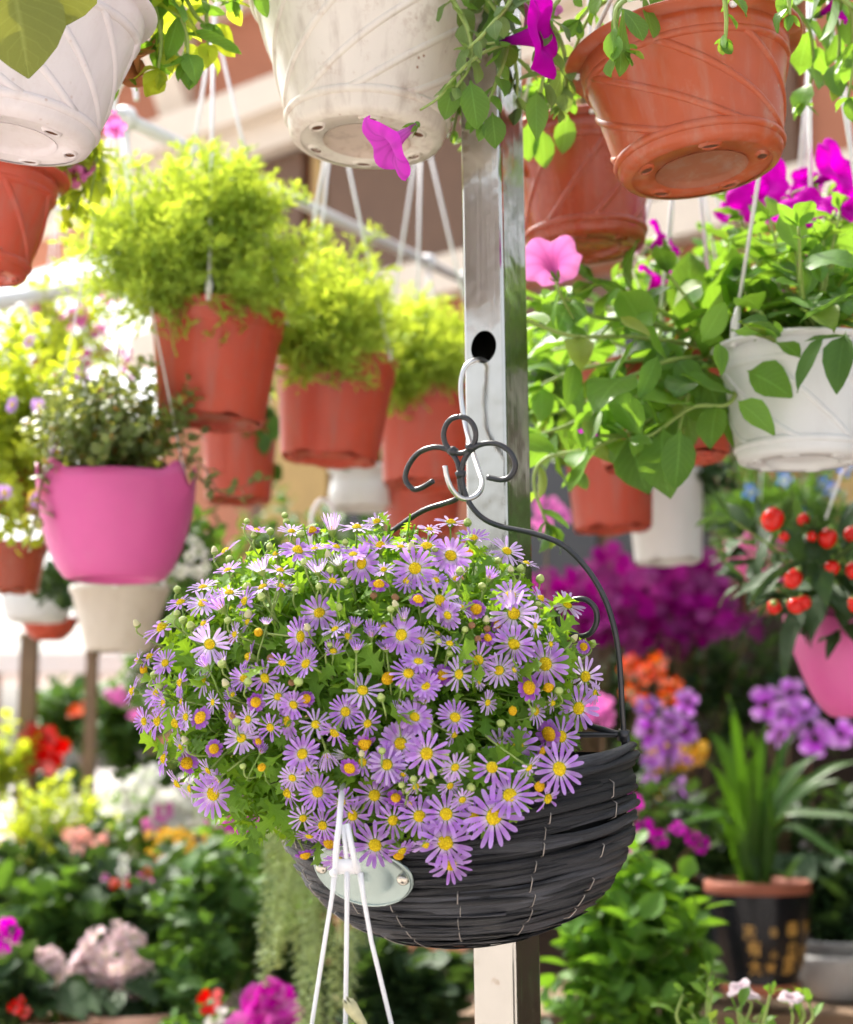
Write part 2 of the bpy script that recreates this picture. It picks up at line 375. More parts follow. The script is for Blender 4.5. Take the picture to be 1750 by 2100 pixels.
# ================================================================= SETTING
def paving():
    t = NT('pale_pavement'); co = t.obj(); n = t.noise(3, 6, co); br = t.n('ShaderNodeTexBrick'); t.l(co, br.inputs[0]); br.inputs['Scale'].default_value = 1.6
    br.inputs['Mortar Size'].default_value = .012; br.inputs[1].default_value = (.42, .38, .36, 1); br.inputs[2].default_value = (.36, .33, .31, 1); br.inputs[3].default_value = (.2, .19, .18, 1)
    return t.out(t.pbr(t.mix(t.math('MULTIPLY', n, .4), br.outputs[0], (.25, .22, .2)), .8, 0, t.bump(n, .2, .01)))
g = MB(); g.add([(-150, -150, 0), (150, -150, 0), (150, 150, 0), (-150, 150, 0)], [(0, 1, 2, 3)])
tag(g.obj('ground', paving()), 'pale paved market ground', None, None, 'structure')

# far building behind the stall: facade recedes to the left
bw = Vector((-.51, 6.5, 0)); bdir = Vector((-.75, .66, 0)).normalized(); bn = Vector((-.66, -.75, 0)).normalized()
def bM(): 
    return Matrix(((bdir.x, -bn.x, 0, bw.x), (bdir.y, -bn.y, 0, bw.y), (0, 0, 1, 0), (0, 0, 0, 1)))
M['wall_brown'] = plain('salmon_render', (.42, .17, .1), .85, 6, .15, .2, .01)
M['cornice'] = plain('cream_stone', (.74, .66, .56), .7, 9, .1, .2, .01)
M['shutter'] = plain('brown_shutter', (.13, .07, .04), .6, 10, .2, .2)
M['ochre'] = plain('ochre_panel', (.42, .28, .1), .6, 10, .2, .2)
M['glass_dark'] = plain('window_pane', (.05, .05, .055), .08, 4, .1, .0)
bld = thing('building', 'salmon brown shop building with cream cornices behind the hanging pots', 'building', bM())
def bbox(name, mat, x0, x1, y0, y1, z0, z1, par=bld):
    m = MB(); m.add(*box((x0, y0, z0), (x1, y1, z1))); o = m.obj(name, mat, par, False); return o
bbox('wall', M['wall_brown'], -3.6, .85, 0, .3, 0, 3.717); bbox('upper_wall', M['wall_brown'], -3.6, 4.2, .002, .3, 3.72, 5.6)
for (z0, z1, d) in ((3.72, 3.84, .12), (3.843, 3.98, .2), (4.42, 4.5, .1), (4.503, 4.68, .22), (4.683, 4.8, .34), (4.803, 5.1, .46), (2.96, 3.1, .1)):
    bbox('cornice', M['cornice'], -3.7, .95 if z1 < 3.2 else 4.3, -d, -.003, z0, z1)
for x in (-2.3, -.55, .75, 2.4, 4.0):
    m = MB(); m.add([(-.09, -.003, 4.0), (.09, -.003, 4.0), (.09, -.16, 4.3), (-.09, -.16, 4.3), (-.09, -.2, 4.415), (.09, -.2, 4.415), (.09, -.003, 4.415), (-.09, -.003, 4.415)],
            [(0, 1, 2, 3), (3, 2, 5, 4), (4, 5, 6, 7), (0, 3, 4, 7), (1, 6, 5, 2), (0, 7, 6, 1)]); o = m.obj('bracket', M['cornice'], bld, False); o.location.x = x
for i, x in enumerate((-3.2, -2.0, -.75)):
    wq = bbox('window', M['shutter'], x, x + .95, -.06, -.003, 1.0, 2.9)
    m = MB(); m.add(*box((x + .09, -.075, 1.1), (x + .44, -.063, 2.8))); m.obj('pane', M['glass_dark'], wq, False)
    m = MB(); m.add(*box((x + .51, -.075, 1.1), (x + .86, -.063, 2.8))); m.obj('pane', M['glass_dark'] if i % 2 else M['ochre'], wq, False)
for x in (-1.0, -.06, -2.25):
    bbox('shutter', M['shutter'], x, x + .8, -.05, -.003, 3.12, 3.7)
    bbox('shutter', M['ochre'], x + .82, x + .87, -.06, -.003, 3.12, 3.7)

# dark plank back wall of the stall on the right
bp = thing('stall_back_wall', 'dark brown plank back wall behind the orchids', 'wall', Vector((.28, 4.75, 0)))
for i in range(14):
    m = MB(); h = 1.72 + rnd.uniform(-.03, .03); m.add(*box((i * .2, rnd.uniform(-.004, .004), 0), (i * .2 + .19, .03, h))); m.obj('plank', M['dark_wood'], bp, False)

# dark plank side wall on the right, closing the stall
bp = thing('stall_side_wall', 'dark plank side wall closing the stall on the right', 'wall', Vector((1.75, .9, 0)))
for i in range(19):
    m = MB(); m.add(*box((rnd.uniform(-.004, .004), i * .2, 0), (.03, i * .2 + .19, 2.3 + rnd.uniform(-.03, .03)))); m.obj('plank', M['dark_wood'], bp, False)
# plant benches, three tiers, slatted
def bench(label, y0, y1, z, x0=-1.7, x1=1.9, mat='wood'):
    b = thing('plant_bench', label, 'bench', Vector((x0, y0, 0)), 'tiered plant benches')
    n = max(3, int((y1 - y0) / .085)); st = (y1 - y0) / n
    for i in range(n):
        m = MB(); m.add(*box((0, i * st, z - .022), (x1 - x0, i * st + st - .008, z + rnd.uniform(-.0015, .0015)))); m.obj('slat', M[mat], b, False)
    for x in (.05, (x1 - x0) / 2, x1 - x0 - .1):
        for y in (.02, y1 - y0 - .06):
            m = MB(); m.add(*box((x, y, 0), (x + .05, y + .045, z - .0245))); m.obj('leg', M[mat], b, False)
bench('lowest slatted bench, under the hydrangeas', 2.35, 3.0, .66)
bench('middle slatted bench, under the black lettered pot', 3.04, 3.6, .85)
bench('highest slatted bench, at the back', 3.64, 4.3, 1.0)

# far stall across the street
M['canvas'] = plain('white_canvas', (.82, .8, .78), .8, 5, .06)
fs = thing('street_stall', 'distant street stall with white canopy edge on brown posts', 'stall', Vector((-2.2, 8.5, 0)))
m = MB(); m.add(*box((-1.2, 0, 1.72), (2.3, 1.6, 1.82))); m.obj('canopy', M['canvas'], fs, False)
m = MB(); m.add(*box((-1.1, .2, .0), (2.2, 1.4, .85))); m.obj('counter', plain('counter', (.55, .4, .36), .7), fs, False)
for x in (-1.0, -.05, .45, 2.1):
    m = MB(); m.add(*box((x, .05, 0), (x + .07, .12, 1.717))); m.obj('post', M['wood'], fs, False)
# trees / hedge far left where the sky shines through are the hanging plants themselves
# ================================================================= STEEL POST
PY = 1.362
pA = P(1027, 300, 1.0) - CAM; pA = CAM + pA * (PY / pA.y)
pB = P(1058, 2000, 1.0) - CAM; pB = CAM + pB * (PY / pB.y)
ax = (pA - pB).normalized(); a = .0405; be = R(33.8)
base = pB + ax * ((0 - pB.z) / ax.z)
zl = 2.5
ex = Vector((-math.cos(be), math.sin(be), 0)); ex = (ex - ax * ex.dot(ax)).normalized(); ey = ax.cross(ex)   # ex : along left face away from the near edge
if ey.y < 0: ey = -ey
# right handed frame: x=ex, y=-? choose z=ax
PM = Matrix(((ex.x, ey.x, ax.x, base.x), (ex.y, ey.y, ax.y, base.y), (ex.z, ey.z, ax.z, base.z), (0, 0, 0, 1)))
flip = PM.to_3x3().determinant() < 0
post = thing('steel_post', 'upright square stainless steel post behind the wicker basket', 'post', Matrix.Translation(base))
PR = Matrix.Translation(-base) @ PM
hc = PM.inverted() @ on_plane(989, 712, base, PM.to_3x3() @ Vector((0, 1, 0)))
def plane_pt(px, py): return PM.inverted() @ on_plane(px, py, base, PM.to_3x3() @ Vector((0, 1, 0)))
hz, hx, hr = hc.z, a / 2, .0125
m = MB(); rr = .003
# square section with rounded corners, leaving out the left face (y=0) which gets the hole
sec = []
for cx, cy_, a0 in ((rr, rr, 180), (a - rr, rr, 270), (a - rr, a - rr, 0), (rr, a - rr, 90)):
    for k in range(4):
        t_ = R(a0 + k * 30); sec.append((cx + rr * math.cos(t_), cy_ + rr * math.sin(t_)))
ns = len(sec)
V = [(x, y, 0) for x, y in sec] + [(x, y, zl) for x, y in sec]
Fc = []
for j in range(ns):
    k = (j + 1) % ns
    if abs(sec[j][1]) < 1e-6 and abs(sec[k][1]) < 1e-6: continue
    Fc.append((j, k, ns + k, ns + j))
m.add(V, Fc, None, 0, PR)
x0, x1 = rr, a - rr; z0, z1 = hz - .02, hz + .02
m.add([(x0, 0, 0), (x1, 0, 0), (x1, 0, z0), (x0, 0, z0)], [(0, 1, 2, 3)], None, 0, PR)
m.add([(x0, 0, z1), (x1, 0, z1), (x1, 0, zl), (x0, 0, zl)], [(0, 1, 2, 3)], None, 0, PR)
V = []; n = 32
for k in range(n):
    t_ = 2 * math.pi * k / n + math.pi / 4; c_, s_ = math.cos(t_), math.sin(t_); q = 1 / max(abs(c_), abs(s_))
    V.append((hx + c_ * q * (x1 - x0) / 2, 0, hz + s_ * q * .02))
for k in range(n):
    t_ = 2 * math.pi * k / n + math.pi / 4; V.append((hx + hr * math.cos(t_), 0, hz + hr * math.sin(t_) * 1.12))
for k in range(n):
    t_ = 2 * math.pi * k / n + math.pi / 4; V.append((hx + hr * math.cos(t_), .0018, hz + hr * math.sin(t_) * 1.12))
m.add(V, [(k, (k + 1) % n, n + (k + 1) % n, n + k) for k in range(n)] + [(n + k, n + (k + 1) % n, 2 * n + (k + 1) % n, 2 * n + k) for k in range(n)], None, 0, PR)
o = m.obj('tube', M['steel'], post, True)
for p_ in o.data.polygons: p_.use_smooth = False
m = MB(); m.add(*box((.002, .002, zl - .01), (a - .002, a - .002, zl + .004)), None, 0, PR); m.obj('end_cap', M['strap'], post, False)

# ================================================================= WICKER WALL BASKET
BR, BD, BT = .146, .146, R(11)
bc = P(945, 1541, 1.325)
BM = Matrix.Translation(bc) @ Matrix.Rotation(R(-30), 4, 'Z') @ Matrix.Rotation(BT, 4, 'X')
BI = BM.inverted()
basket = thing('wicker_basket', 'half round black wicker wall basket hanging on the steel post', 'basket', BM)
def brad(z):
    q = min(1, max(0, -z / BD)); return BR * max(.02, (1 - q ** 2.5)) ** (1 / 2.3)
def strip(zc, hw, dr, seed, th=.0026, name='strip', x0=0., x1=math.pi):
    rg = random.Random(seed); slant = rg.uniform(-.0035, .0035); ph = [rg.uniform(0, 6.28) for _ in range(6)]; n = 44; V = []; U = []
    for i in range(n + 1):
        f = x0 + (x1 - x0) * i / n
        zz = zc + slant * (f / 1.57 - 1) + .002 * math.sin(2.1 * f + ph[0]) + .0011 * math.sin(5 * f + ph[1]); h = hw * (1 + .25 * math.sin(3 * f + ph[2]) + .12 * math.sin(9 * f + ph[3]))
        zz = max(zz, -BD + .004)
        off = dr + .0012 * math.sin(4 * f + ph[4]) + .0007 * math.sin(11 * f + ph[5])
        for k, (u, o_) in enumerate(((-1, -.6), (-.8, .35), (-.3, .9), (.35, 1.), (.85, .4), (1, -.6))):
            z = zz + u * h; q = min(1, max(0, -z / BD))
            sl = (brad(zz - h) - brad(zz + h)) / (2 * h)            # lean with the bowl
            r_ = brad(zz) + (-u * h) * max(-1.6, min(1.6, sl)) * .85 + off + o_ * th
            V.append((r_ * math.cos(f), -max(0.0, r_) * math.sin(f) - .0005, z if zz - hw > -BD + .02 else zz + u * h * .45)); U.append(((u + 1) / 2, f * brad(zz) * 7))
    Fc = [(i * 6 + k, (i + 1) * 6 + k, (i + 1) * 6 + k + 1, i * 6 + k + 1) for i in range(n) for k in range(5)] + [tuple(range(6)), tuple(n * 6 + k for k in range(6))[::-1]]
    m = MB(); m.add(V, Fc, U); o = m.obj(name, M['chip'], basket); return o
z = -.004; k = 0
zs = []
while z > -BD + .002:
    q = -z / BD
    step = (.0046 if q < .6 else .0036) if q < .85 else .003
    zs.append(z); z -= step
for k, z in enumerate(zs):
    strip(z + rnd.uniform(-.001, .001), rnd.choice((.0022, .003, .0042, .0055)) * rnd.uniform(.85, 1.2), rnd.uniform(-.0018, .003), k * 7 + 1, rnd.uniform(.0016, .0028))
    if k % 3: strip(z - .003 + rnd.uniform(-.002, .002), rnd.uniform(.0009, .002), .0026 + rnd.uniform(-.0006, .0012), k * 7 + 3, .0018, 'strip', rnd.uniform(0, .9), rnd.uniform(1.6, math.pi))
strip(.003, .0042, .004, 991, .003); strip(.0065, .003, .001, 992, .003); strip(-.006, .004, .0045, 993, .003)
# back panel and liner
m = MB(); n = 24; V = []
for i in range(n + 1):
    zz = -BD * i / n * .985; r_ = brad(zz) - .004; V += [(-r_, -.003, zz), (r_, -.003, zz)]
m.add(V, [(2 * i, 2 * i + 1, 2 * i + 3, 2 * i + 2) for i in range(n)]); m.obj('back_panel', M['liner'], basket)
m = MB(); V = []; nf = 24
for i in range(n + 1):
    zz = .004 - (BD - .002) * i / n; r_ = max(.002, brad(zz) - .005)
    for j in range(nf + 1): f = math.pi * j / nf; V.append((r_ * math.cos(f), -r_ * math.sin(f) - .004, zz))
m.add(V, [(i * (nf + 1) + j, i * (nf + 1) + j + 1, (i + 1) * (nf + 1) + j + 1, (i + 1) * (nf + 1) + j) for i in range(n) for j in range(nf)]); m.obj('liner', M['liner'], basket)
m = MB(); V = [(0, -.004, -.02)] + [((BR - .007) * math.cos(math.pi * j / nf), -(BR - .007) * math.sin(math.pi * j / nf) - .004, -.02 + rnd.uniform(-.004, .004)) for j in range(nf + 1)]
m.add(V, [(0, j + 1, j + 2) for j in range(nf)]); m.obj('soil', M['soil'], basket)
# stitched seam wires
for f0 in (14, 38, 62, 84, 100, 120, 142, 165):
    pts = []; k = 0; m = MB(); z = -.012
    while z > -BD + .022:
        seg = rnd.uniform(.011, .017); pts = []; f1 = R(f0) + rnd.uniform(-.035, .035) - (0.5 * (z / BD)) * .25
        for i in range(6):
            zz = z - seg * i / 5; s_ = 1.0 if 0 < i < 5 else -.6
            r_ = brad(max(zz, -BD + .002)) + .0042 * s_ + .0026; pts.append((r_ * math.cos(f1 + .012 * i / 5), -r_ * math.sin(f1 + .012 * i / 5), zz))
        if rnd.random() > .2: m.add(*tube(pts, rnd.uniform(.00035, .00055), 5))
        z -= seg * rnd.uniform(.86, 1.02)
    m.obj('seam_wire', M['seam'], basket)
# frame wires lie in the basket's back plane
fn = BM.to_3x3() @ Vector((0, 1, 0)); fp0 = bc + fn * .0045
def fr(px, py): return BI @ on_plane(px, py, fp0, fn)
def wire(pts, r_=.0022, name='frame_wire', k=7):
    m = MB(); m.add(*tube(smooth_path(pts, k), r_, 10)); return m.obj(name, M['iron'], basket)
right = [(1281, 1548), (1279, 1500), (1276, 1450), (1270, 1350), (1258, 1280), (1237, 1220), (1203, 1165), (1155, 1118), (1095, 1094), (1030, 1080), (990, 1062), (962, 1030), (949, 990), (948, 958), (960, 930), (985, 912), (1018, 910), (1045, 926), (1057, 952), (1049, 975), (1030, 984), (1000, 979)]
RP = [fr(*p) for p in right]
wire(RP)
LP = [Vector((-p.x, p.y, p.z)) for p in RP[:12]]
c0 = fr(945, 990)
LP = LP[:10] + [Vector((-.017, c0.y, RP[11].z - .004)), fr(938, 1022), fr(943, 985), fr(939, 950), fr(922, 925), fr(893, 917), fr(860, 928), fr(838, 955), fr(832, 984), fr(848, 1003), fr(866, 1000), fr(889, 986)]
wire(LP)
wire([fr(943 + 33 * math.sin(R(t_)), 892 - 38 * math.cos(R(t_))) for t_ in range(0, 361, 30)], name='frame_ring', k=5)
sc = [(1150, 1300), (1143, 1262), (1160, 1238), (1195, 1228), (1220, 1246), (1224, 1275), (1211, 1298), (1190, 1305), (1168, 1296)]
SP = [fr(*p) for p in sc]; wire(SP, .0022, 'scroll_wire'); wire([Vector((-p.x, p.y, p.z)) for p in SP], .0022, 'scroll_wire')
wire([fr(1150, 1300), fr(1165, 1400), fr(1200, 1478), fr(1240, 1497), fr(1279, 1508)], .0024, 'scroll_wire')
m = MB(); m.add(*tube([Vector((-BR + .003, .004, .012)), Vector((BR - .003, .004, .012))], .0024, 6)); m.obj('back_bar', M['iron'], basket)
for (px, py) in ((945, 972), (929, 925), (966, 918)):
    m = MB(); c_ = fr(px, py); m.add(*blob(.0045, .0045, .004, 8, 5, .15), None, 0, Matrix.Translation(c_)); m.obj('weld', M['iron'], basket)
for q in (0, 1):
    m = MB(); p_ = fr(1279, 1508); p_.x *= (1 - 2 * q); m.add(*tube([p_ + Vector((-.001, 0, -.004)), p_ + Vector((.001, 0, .004))], .0046, 8)); m.add(*tube([p_ + Vector((.003, 0, 0)), p_ + Vector((.003, 0, -.016))], .002, 6)); m.obj('wire_binding', M['iron'], basket)
# oval plate on the front
def bpt(f, z, off): 
    r_ = brad(z) + off; return Vector((r_ * math.cos(f), -r_ * math.sin(f), z))
pz, pw, phh = -.062, .0415, .0255
pc = bpt(R(94), pz, .0085); slope = math.atan2(brad(pz + .02) - brad(pz - .02), .04)
PLM = Matrix.Translation(pc) @ Matrix.Rotation(R(-5), 4, 'Y') @ Matrix.Rotation(slope + R(90), 4, 'X')
def plM(): return Matrix.Translation(pc) @ Matrix.Rotation(R(90) + slope, 4, 'X') @ Matrix.Rotation(R(-6), 4, 'Z')
V = []; n = 48
for ring, (s_, zz) in enumerate(((.02, .0), (.3, .0), (.6, .0), (.9, .0), (.93, .0012), (.97, .0016), (1., .0004), (1., -.0008))):
    for k in range(n):
        t_ = 2 * math.pi * k / n; x_ = pw * s_ * math.cos(t_); V.append((x_, phh * s_ * math.sin(t_), zz - x_ * x_ * 2.6))
m = MB(); m.add(V, [(i * n + k, i * n + (k + 1) % n, (i + 1) * n + (k + 1) % n, (i + 1) * n + k) for i in range(7) for k in range(n)] + [tuple(range(n))], None, 0, plM())
pl = m.obj('name_plate', M['plate'], basket)
for s_ in (-1, 1):
    m = MB(); m.add(*lathe([(.0001, .0034), (.002, .0031), (.0036, .002), (.0046, .0004), (.0047, -.003)], 16), 0, plM() @ Matrix.Translation((s_ * .0335, 0, .0006 - .0335 ** 2 * 2.6))); m.obj('rivet', M['rivet'], pl)

# S hook between post and basket frame
hook = thing('s_hook', 'stainless steel S hook holding the basket frame on the post', 'hook', post.matrix_basis)
def hk(px, py, d): return P(px, py, d) - base
dP = (on_plane(985, 742, base, PM.to_3x3() @ Vector((0, 1, 0))) - CAM).dot(FW)
dF = (BM @ fr(945, 985) - CAM).dot(FW)
hp = [hk(1000, 760, dP + .022), hk(996, 742, dP + .012), hk(978, 738, dP - .006), hk(955, 752, dP - .012), hk(946, 785, dP - .014), hk(948, 830, dP - .016)]
for t_, (px, py) in zip((.15, .4, .65, .85), ((957, 880), (971, 930), (983, 968), (989, 990))): hp.append(hk(px, py, dP - .016 + (dF - dP + .016) * t_ + .006))
hp += [hk(983, 1010, dF + .005), hk(966, 1022, dF - .001), hk(945, 1021, dF - .006), hk(927, 1003, dF - .009), hk(917, 978, dF - .01), hk(913, 955, dF - .01)]
m = MB(); m.add(*tube(smooth_path(hp, 6), .0021, 8)); m.obj('hook_wire', M['galv'], hook)
# ================================================================= DAISY PLANT IN THE BASKET
mc = P(765, 1430, 1.285); mr = Vector((.172, .125, .142))
daisy = thing('daisy_plant', 'mound of lavender daisies with yellow centres spilling from the black basket', 'plant', bc.copy())
def mound_hit(px, py):
    r_ = (P(px, py, 1.) - CAM).normalized(); o_ = CAM - mc
    A = sum((r_[i] / mr[i]) ** 2 for i in range(3)); B = sum(2 * r_[i] * o_[i] / mr[i] ** 2 for i in range(3)); C = sum((o_[i] / mr[i]) ** 2 for i in range(3)) - 1
    D = B * B - 4 * A * C; t_ = (-B - math.sqrt(D)) / (2 * A) if D > 0 else -B / (2 * A)
    d = (r_ * t_).dot(FW)
    # keep clear of the basket's front
    if py > 1545:
        x_ = (px - 945) / F * 1.24; q = BR ** 2 - x_ * x_
        if q > 0: d = min(d, 1.325 - math.sqrt(q) * 1.0 - .022 - .02 * max(0, (1640 - py) / 100))
    p = P(px, py, d); nrm = Vector([(p[i] - mc[i]) / mr[i] ** 2 for i in range(3)]).normalized()
    return p, nrm, d
# shared meshes (unit: petal radius 1)
def petal_geo(L, wd, curl, fold=.25, tw=0): return leaf_geo(L, wd, PETAL, fold, curl, tw)
def flower_mesh(i, n, mat, wd=.2, curl=.15, up=.1, L=.76, miss=0, lj=.1):
    rg = random.Random(100 + i); m = MB()
    for k in range(n):
        if rg.random() < miss: continue
        a_ = 2 * math.pi * (k + rg.uniform(-.22, .22)) / n; el = up + rg.uniform(-.13, .13); l = L * rg.uniform(1 - lj, 1 + lj * .4)
        d = Vector((math.cos(a_) * math.cos(el), math.sin(a_) * math.cos(el), math.sin(el)))
        Mx = basis(Vector((math.cos(a_) * .24, math.sin(a_) * .24, -.02 + (k % 2) * .02)), d, Vector((-math.cos(a_) * math.sin(el), -math.sin(a_) * math.sin(el), math.cos(el))))
        m.add(*petal_geo(l, wd * rg.uniform(.85, 1.12), curl + rg.uniform(-.25, .3), .2, rg.uniform(-.35, .35)), 0, Mx)
    return m.mesh('petals', mat)
def disc_mesh(mat, h=.16, R0=.27):
    m = MB(); m.add(*lathe([(.001, h), (R0 * .5, h * .85), (R0 * .85, h * .4), (R0, 0), (R0 * .9, -.06), (.12, -.16), (.06, -.24)], 12))
    for k in range(58):
        t_ = k * 2.39996; r_ = R0 * .98 * math.sqrt((k + .5) / 58); zz = h * (1 - (r_ / R0) ** 2)
        m.add(*blob(.03, .03, .045, 5, 3), None, 0, Matrix.Translation((r_ * math.cos(t_), r_ * math.sin(t_), zz)))
    return m.mesh('disc', mat)
def calyx_mesh():
    m = MB(); m.add(*lathe([(.06, -.3), (.16, -.2), (.25, -.06), (.28, .02), (.22, .03)], 12, None)); return m.mesh('calyx', M['calyx'])
OPEN = [flower_mesh(i, n, M['petal'], .15 + .03 * (i % 3), .12, .06 + .07 * (i % 4), miss=.04) for i, n in enumerate((17, 19, 15, 21, 16, 18, 14, 17, 19))]
OPEN += [flower_mesh(80 + i, n, M['petal'], .17, .5 + .2 * i, .3, miss=.12, lj=.25) for i, n in enumerate((16, 14))]
PALE = [flower_mesh(20 + i, n, M['petal_pale'], .16, .1, .08 + .08 * (i % 3), miss=.05) for i, n in enumerate((17, 20, 18, 15))]
YOUNG = [flower_mesh(40 + i, n, M['petal_young'], .3, .6, .15, L=.58, miss=.02) for i, n in enumerate((14, 15))]
HALF = [flower_mesh(60 + i, n, M[mt], .12, -.1, .95, L=.72) for i, (n, mt) in enumerate(((18, 'petal_pale'), (16, 'petal_white'), (17, 'petal')))]
DISC = disc_mesh(M['disc']); DISCO = disc_mesh(M['disc_old'], .26, .3); DISCD = disc_mesh(M['disc_dead'], .2, .22)
CAL = calyx_mesh()
PET1 = []
for i in range(8):
    rg = random.Random(300 + i); mm = MB(); mm.add(*petal_geo(.76 * rg.uniform(.92, 1.04), .165 * rg.uniform(.9, 1.2), .12 + rg.uniform(-.2, .3), .2, rg.uniform(-.3, .3))); PET1.append(mm.mesh('petal', M['petal']))
FL = []     # px, py, r, kind, facing override
def C7(cx, cy, r_, k='O', f=None): FL.append(((300 + cx / 2.5) * .875, (1200 + cy / 2.5) * .875, r_ / 2.5 * .875, k, f))
def C8(cx, cy, r_, k='O', f=None): FL.append(((900 + cx / 2.5) * .875, (1200 + cy / 2.5) * .875, r_ / 2.5 * .875, k, f))
def C9(cx, cy, r_, k='O', f=None): FL.append(((600 + cx / 1.944) * .875, (1750 + cy / 1.944) * .875, r_ / 1.944 * .875, k, f))
UPF, LF, RTF = (0, 1), (-1, .1), (1, .1)
for q in [(1683, 330, 140), (1370, 302, 112), (1222, 205, 85, 'O', (.3, .9)), (995, 228, 112, 'O', (.2, .7)), (755, 115, 95, 'O', (.3, 1)), (960, 115, 85, 'P', (0, 1)), (575, 230, 110, 'O', (-.7, .8)), (1085, 112, 50, 'Y', (-.3, .6)),
          (893, 345, 85, 'P', UPF), (895, 435, 95, 'O', (.1, 1)), (595, 475, 110, 'P', (-.1, 1)), (440, 440, 95, 'P', (-.2, .9)), (440, 535, 105, 'P', (-.2, .5)), (310, 530, 90, 'O', (-.3, .8)), (480, 775, 118, 'P'), (205, 680, 120, 'O', (-.4, .6)),
          (1122, 592, 122, 'O'), (1010, 730, 115, 'O', (.5, .1)), (810, 655, 60, 'H', UPF), (765, 705, 40, 'D'), (715, 850, 100, 'O', (-.8, .3)), (905, 885, 75), (803, 973, 98), (1045, 890, 98, 'O', (-.4, .3)), (680, 975, 80, 'O', (-.3, .2)),
          (615, 1070, 65, 'H', (-.3, .3)), (750, 1115, 66, 'Y'), (1045, 1095, 66, 'Y'), (970, 1130, 85), (938, 1225, 115, 'O', (-.5, -.2)), (1100, 1245, 98, 'P'), (425, 1205, 82, 'Y', (-.4, .1)), (505, 1387, 62, 'Y'), (350, 1470, 76, 'Y', (-.3, -.1)),
          (665, 1325, 98, 'P'), (765, 1345, 44, 'Y'), (780, 1405, 50, 'H', (.2, .5)), (1022, 1420, 116), (785, 1497, 42, 'D', (-.3, .1)), (175, 1225, 100, 'O', (-.6, .1)), (170, 1060, 95, 'O', (-.5, .2)), (130, 850, 82, 'O', (-.6, .7)), (220, 885, 85, 'O', (-.3, .3)),
          (95, 925, 42, 'D', (-.5, .3)), (310, 1000, 85, 'O', (-.9, .1)), (315, 1110, 75, 'O', (-.9, .1)), (140, 1280, 85, 'O', (-.8, -.2)), (215, 1445, 95, 'O', LF), (365, 1620, 90, 'P', (-1, -.1)), (500, 1650, 128, 'O', (-.2, -.1)), (945, 1645, 105, 'O', (-.8, -.1)),
          (1112, 1640, 116), (1250, 1700, 92, 'O', (.3, -.2)), (1445, 1660, 125), (1570, 1675, 60, 'Y'), (1275, 1170, 98), (1405, 1240, 88), (1375, 1045, 125, 'P', (.1, .2)), (1522, 975, 60, 'D'), (1645, 945, 98, 'O', (0, .2)), (1602, 720, 115), (1715, 755, 85, 'P'),
          (1290, 730, 95, 'O', (.4, .4)), (1340, 805, 75, 'H', UPF), (1330, 665, 70, 'H', (.3, .8)), (1235, 310, 80, 'HW', (-.3, .8)), (1470, 425, 66, 'Y', (.1, .5)), (1200, 405, 80, 'O', (.2, .5)), (1400, 190, 85, 'O', (.4, .8)), (1678, 1200, 104), (1597, 1357, 125, 'P'),
          (1518, 1480, 118, 'P'), (1375, 1465, 85), (1300, 1500, 68, 'Y', (-.2, -.3)), (1265, 1430, 60, 'HW', (-.8, .2)), (1585, 1165, 60, 'H', UPF), (1690, 1100, 70, 'H', (.1, .6)), (1740, 1025, 70), (1620, 625, 62, 'H', UPF), (30, 1050, 80, 'O', (-.8, .2)), (60, 870, 60, 'O', (-.9, .4)), (560, 870, 60, 'H', (-.4, .4)), (460, 900, 60, 'H', (-.5, .6)), (1500, 340, 70, 'P', (-.2, .6))]: C7(*q)
for q in [(100, 205, 90, 'P', (0, 1)), (250, 200, 110, 'O', (0, .7)), (392, 255, 118), (525, 155, 84, 'O', (.1, .7)), (720, 230, 102, 'P', (.1, .5)), (835, 300, 85, 'P', (.3, .9)), (500, 240, 46, 'D', (.2, .6)), (305, 400, 75, 'O', (.2, .5)), (328, 520, 130, 'P'),
          (375, 605, 90, 'O', (-.3, -.2)), (540, 570, 66, 'Y'), (665, 660, 50, 'Y'), (740, 490, 120, 'O', (-.1, .6)), (760, 595, 130, 'P'), (915, 510, 85, 'O', (.5, .6)), (1075, 545, 100, 'P', (.2, .5)), (763, 775, 120), (553, 868, 110), (675, 928, 100, 'P'), (945, 890, 148),
          (1170, 790, 48, 'Y'), (1180, 965, 115, 'P', (.2, .1)), (850, 1030, 82, 'Y'), (960, 1030, 45, 'D', (.5, .2)), (345, 955, 80, 'YM'), (250, 1020, 82), (235, 1112, 80, 'H', (.1, .6)), (180, 1200, 100), (418, 1203, 104), (1140, 1150, 130), (1235, 1060, 80, 'P', (.6, -.1)),
          (965, 1300, 88, 'Y'), (1040, 1315, 118, 'O', (.2, 0)), (98, 1355, 120), (250, 1415, 145), (190, 1385, 60, 'H', UPF), (685, 1370, 108, 'P'), (785, 1375, 115), (633, 1495, 115), (1028, 1505, 136), (738, 1660, 138, 'O', (.1, .3)), (912, 1608, 50, 'D', (.2, -.2)), (755, 1165, 42, 'D'), (20, 1480, 112), (180, 300 - 60, 60, 'P', (-.3, .9)), (610, 740, 60, 'YM', (0, .4))]: C8(*q)
for q in [(212, 33, 88), (305, 358, 82, 'O', (-.2, -.2)), (440, 312, 85, 'O', (.2, -.3)), (625, 335, 88, 'O', (.2, -.1)), (745, 317, 98), (543, 448, 104, 'O', (0, -.2)), (650, 495, 70, 'D', (.1, -.3)), (665, 470, 70, 'O', (.3, -.5)), (867, 307, 112), (863, 437, 120, 'O', (0, -.1)), (885, 535, 104, 'O', (.1, -.4)),
          (995, 322, 85, 'O', (.1, .1)), (1084, 318, 126)]: C9(*q)
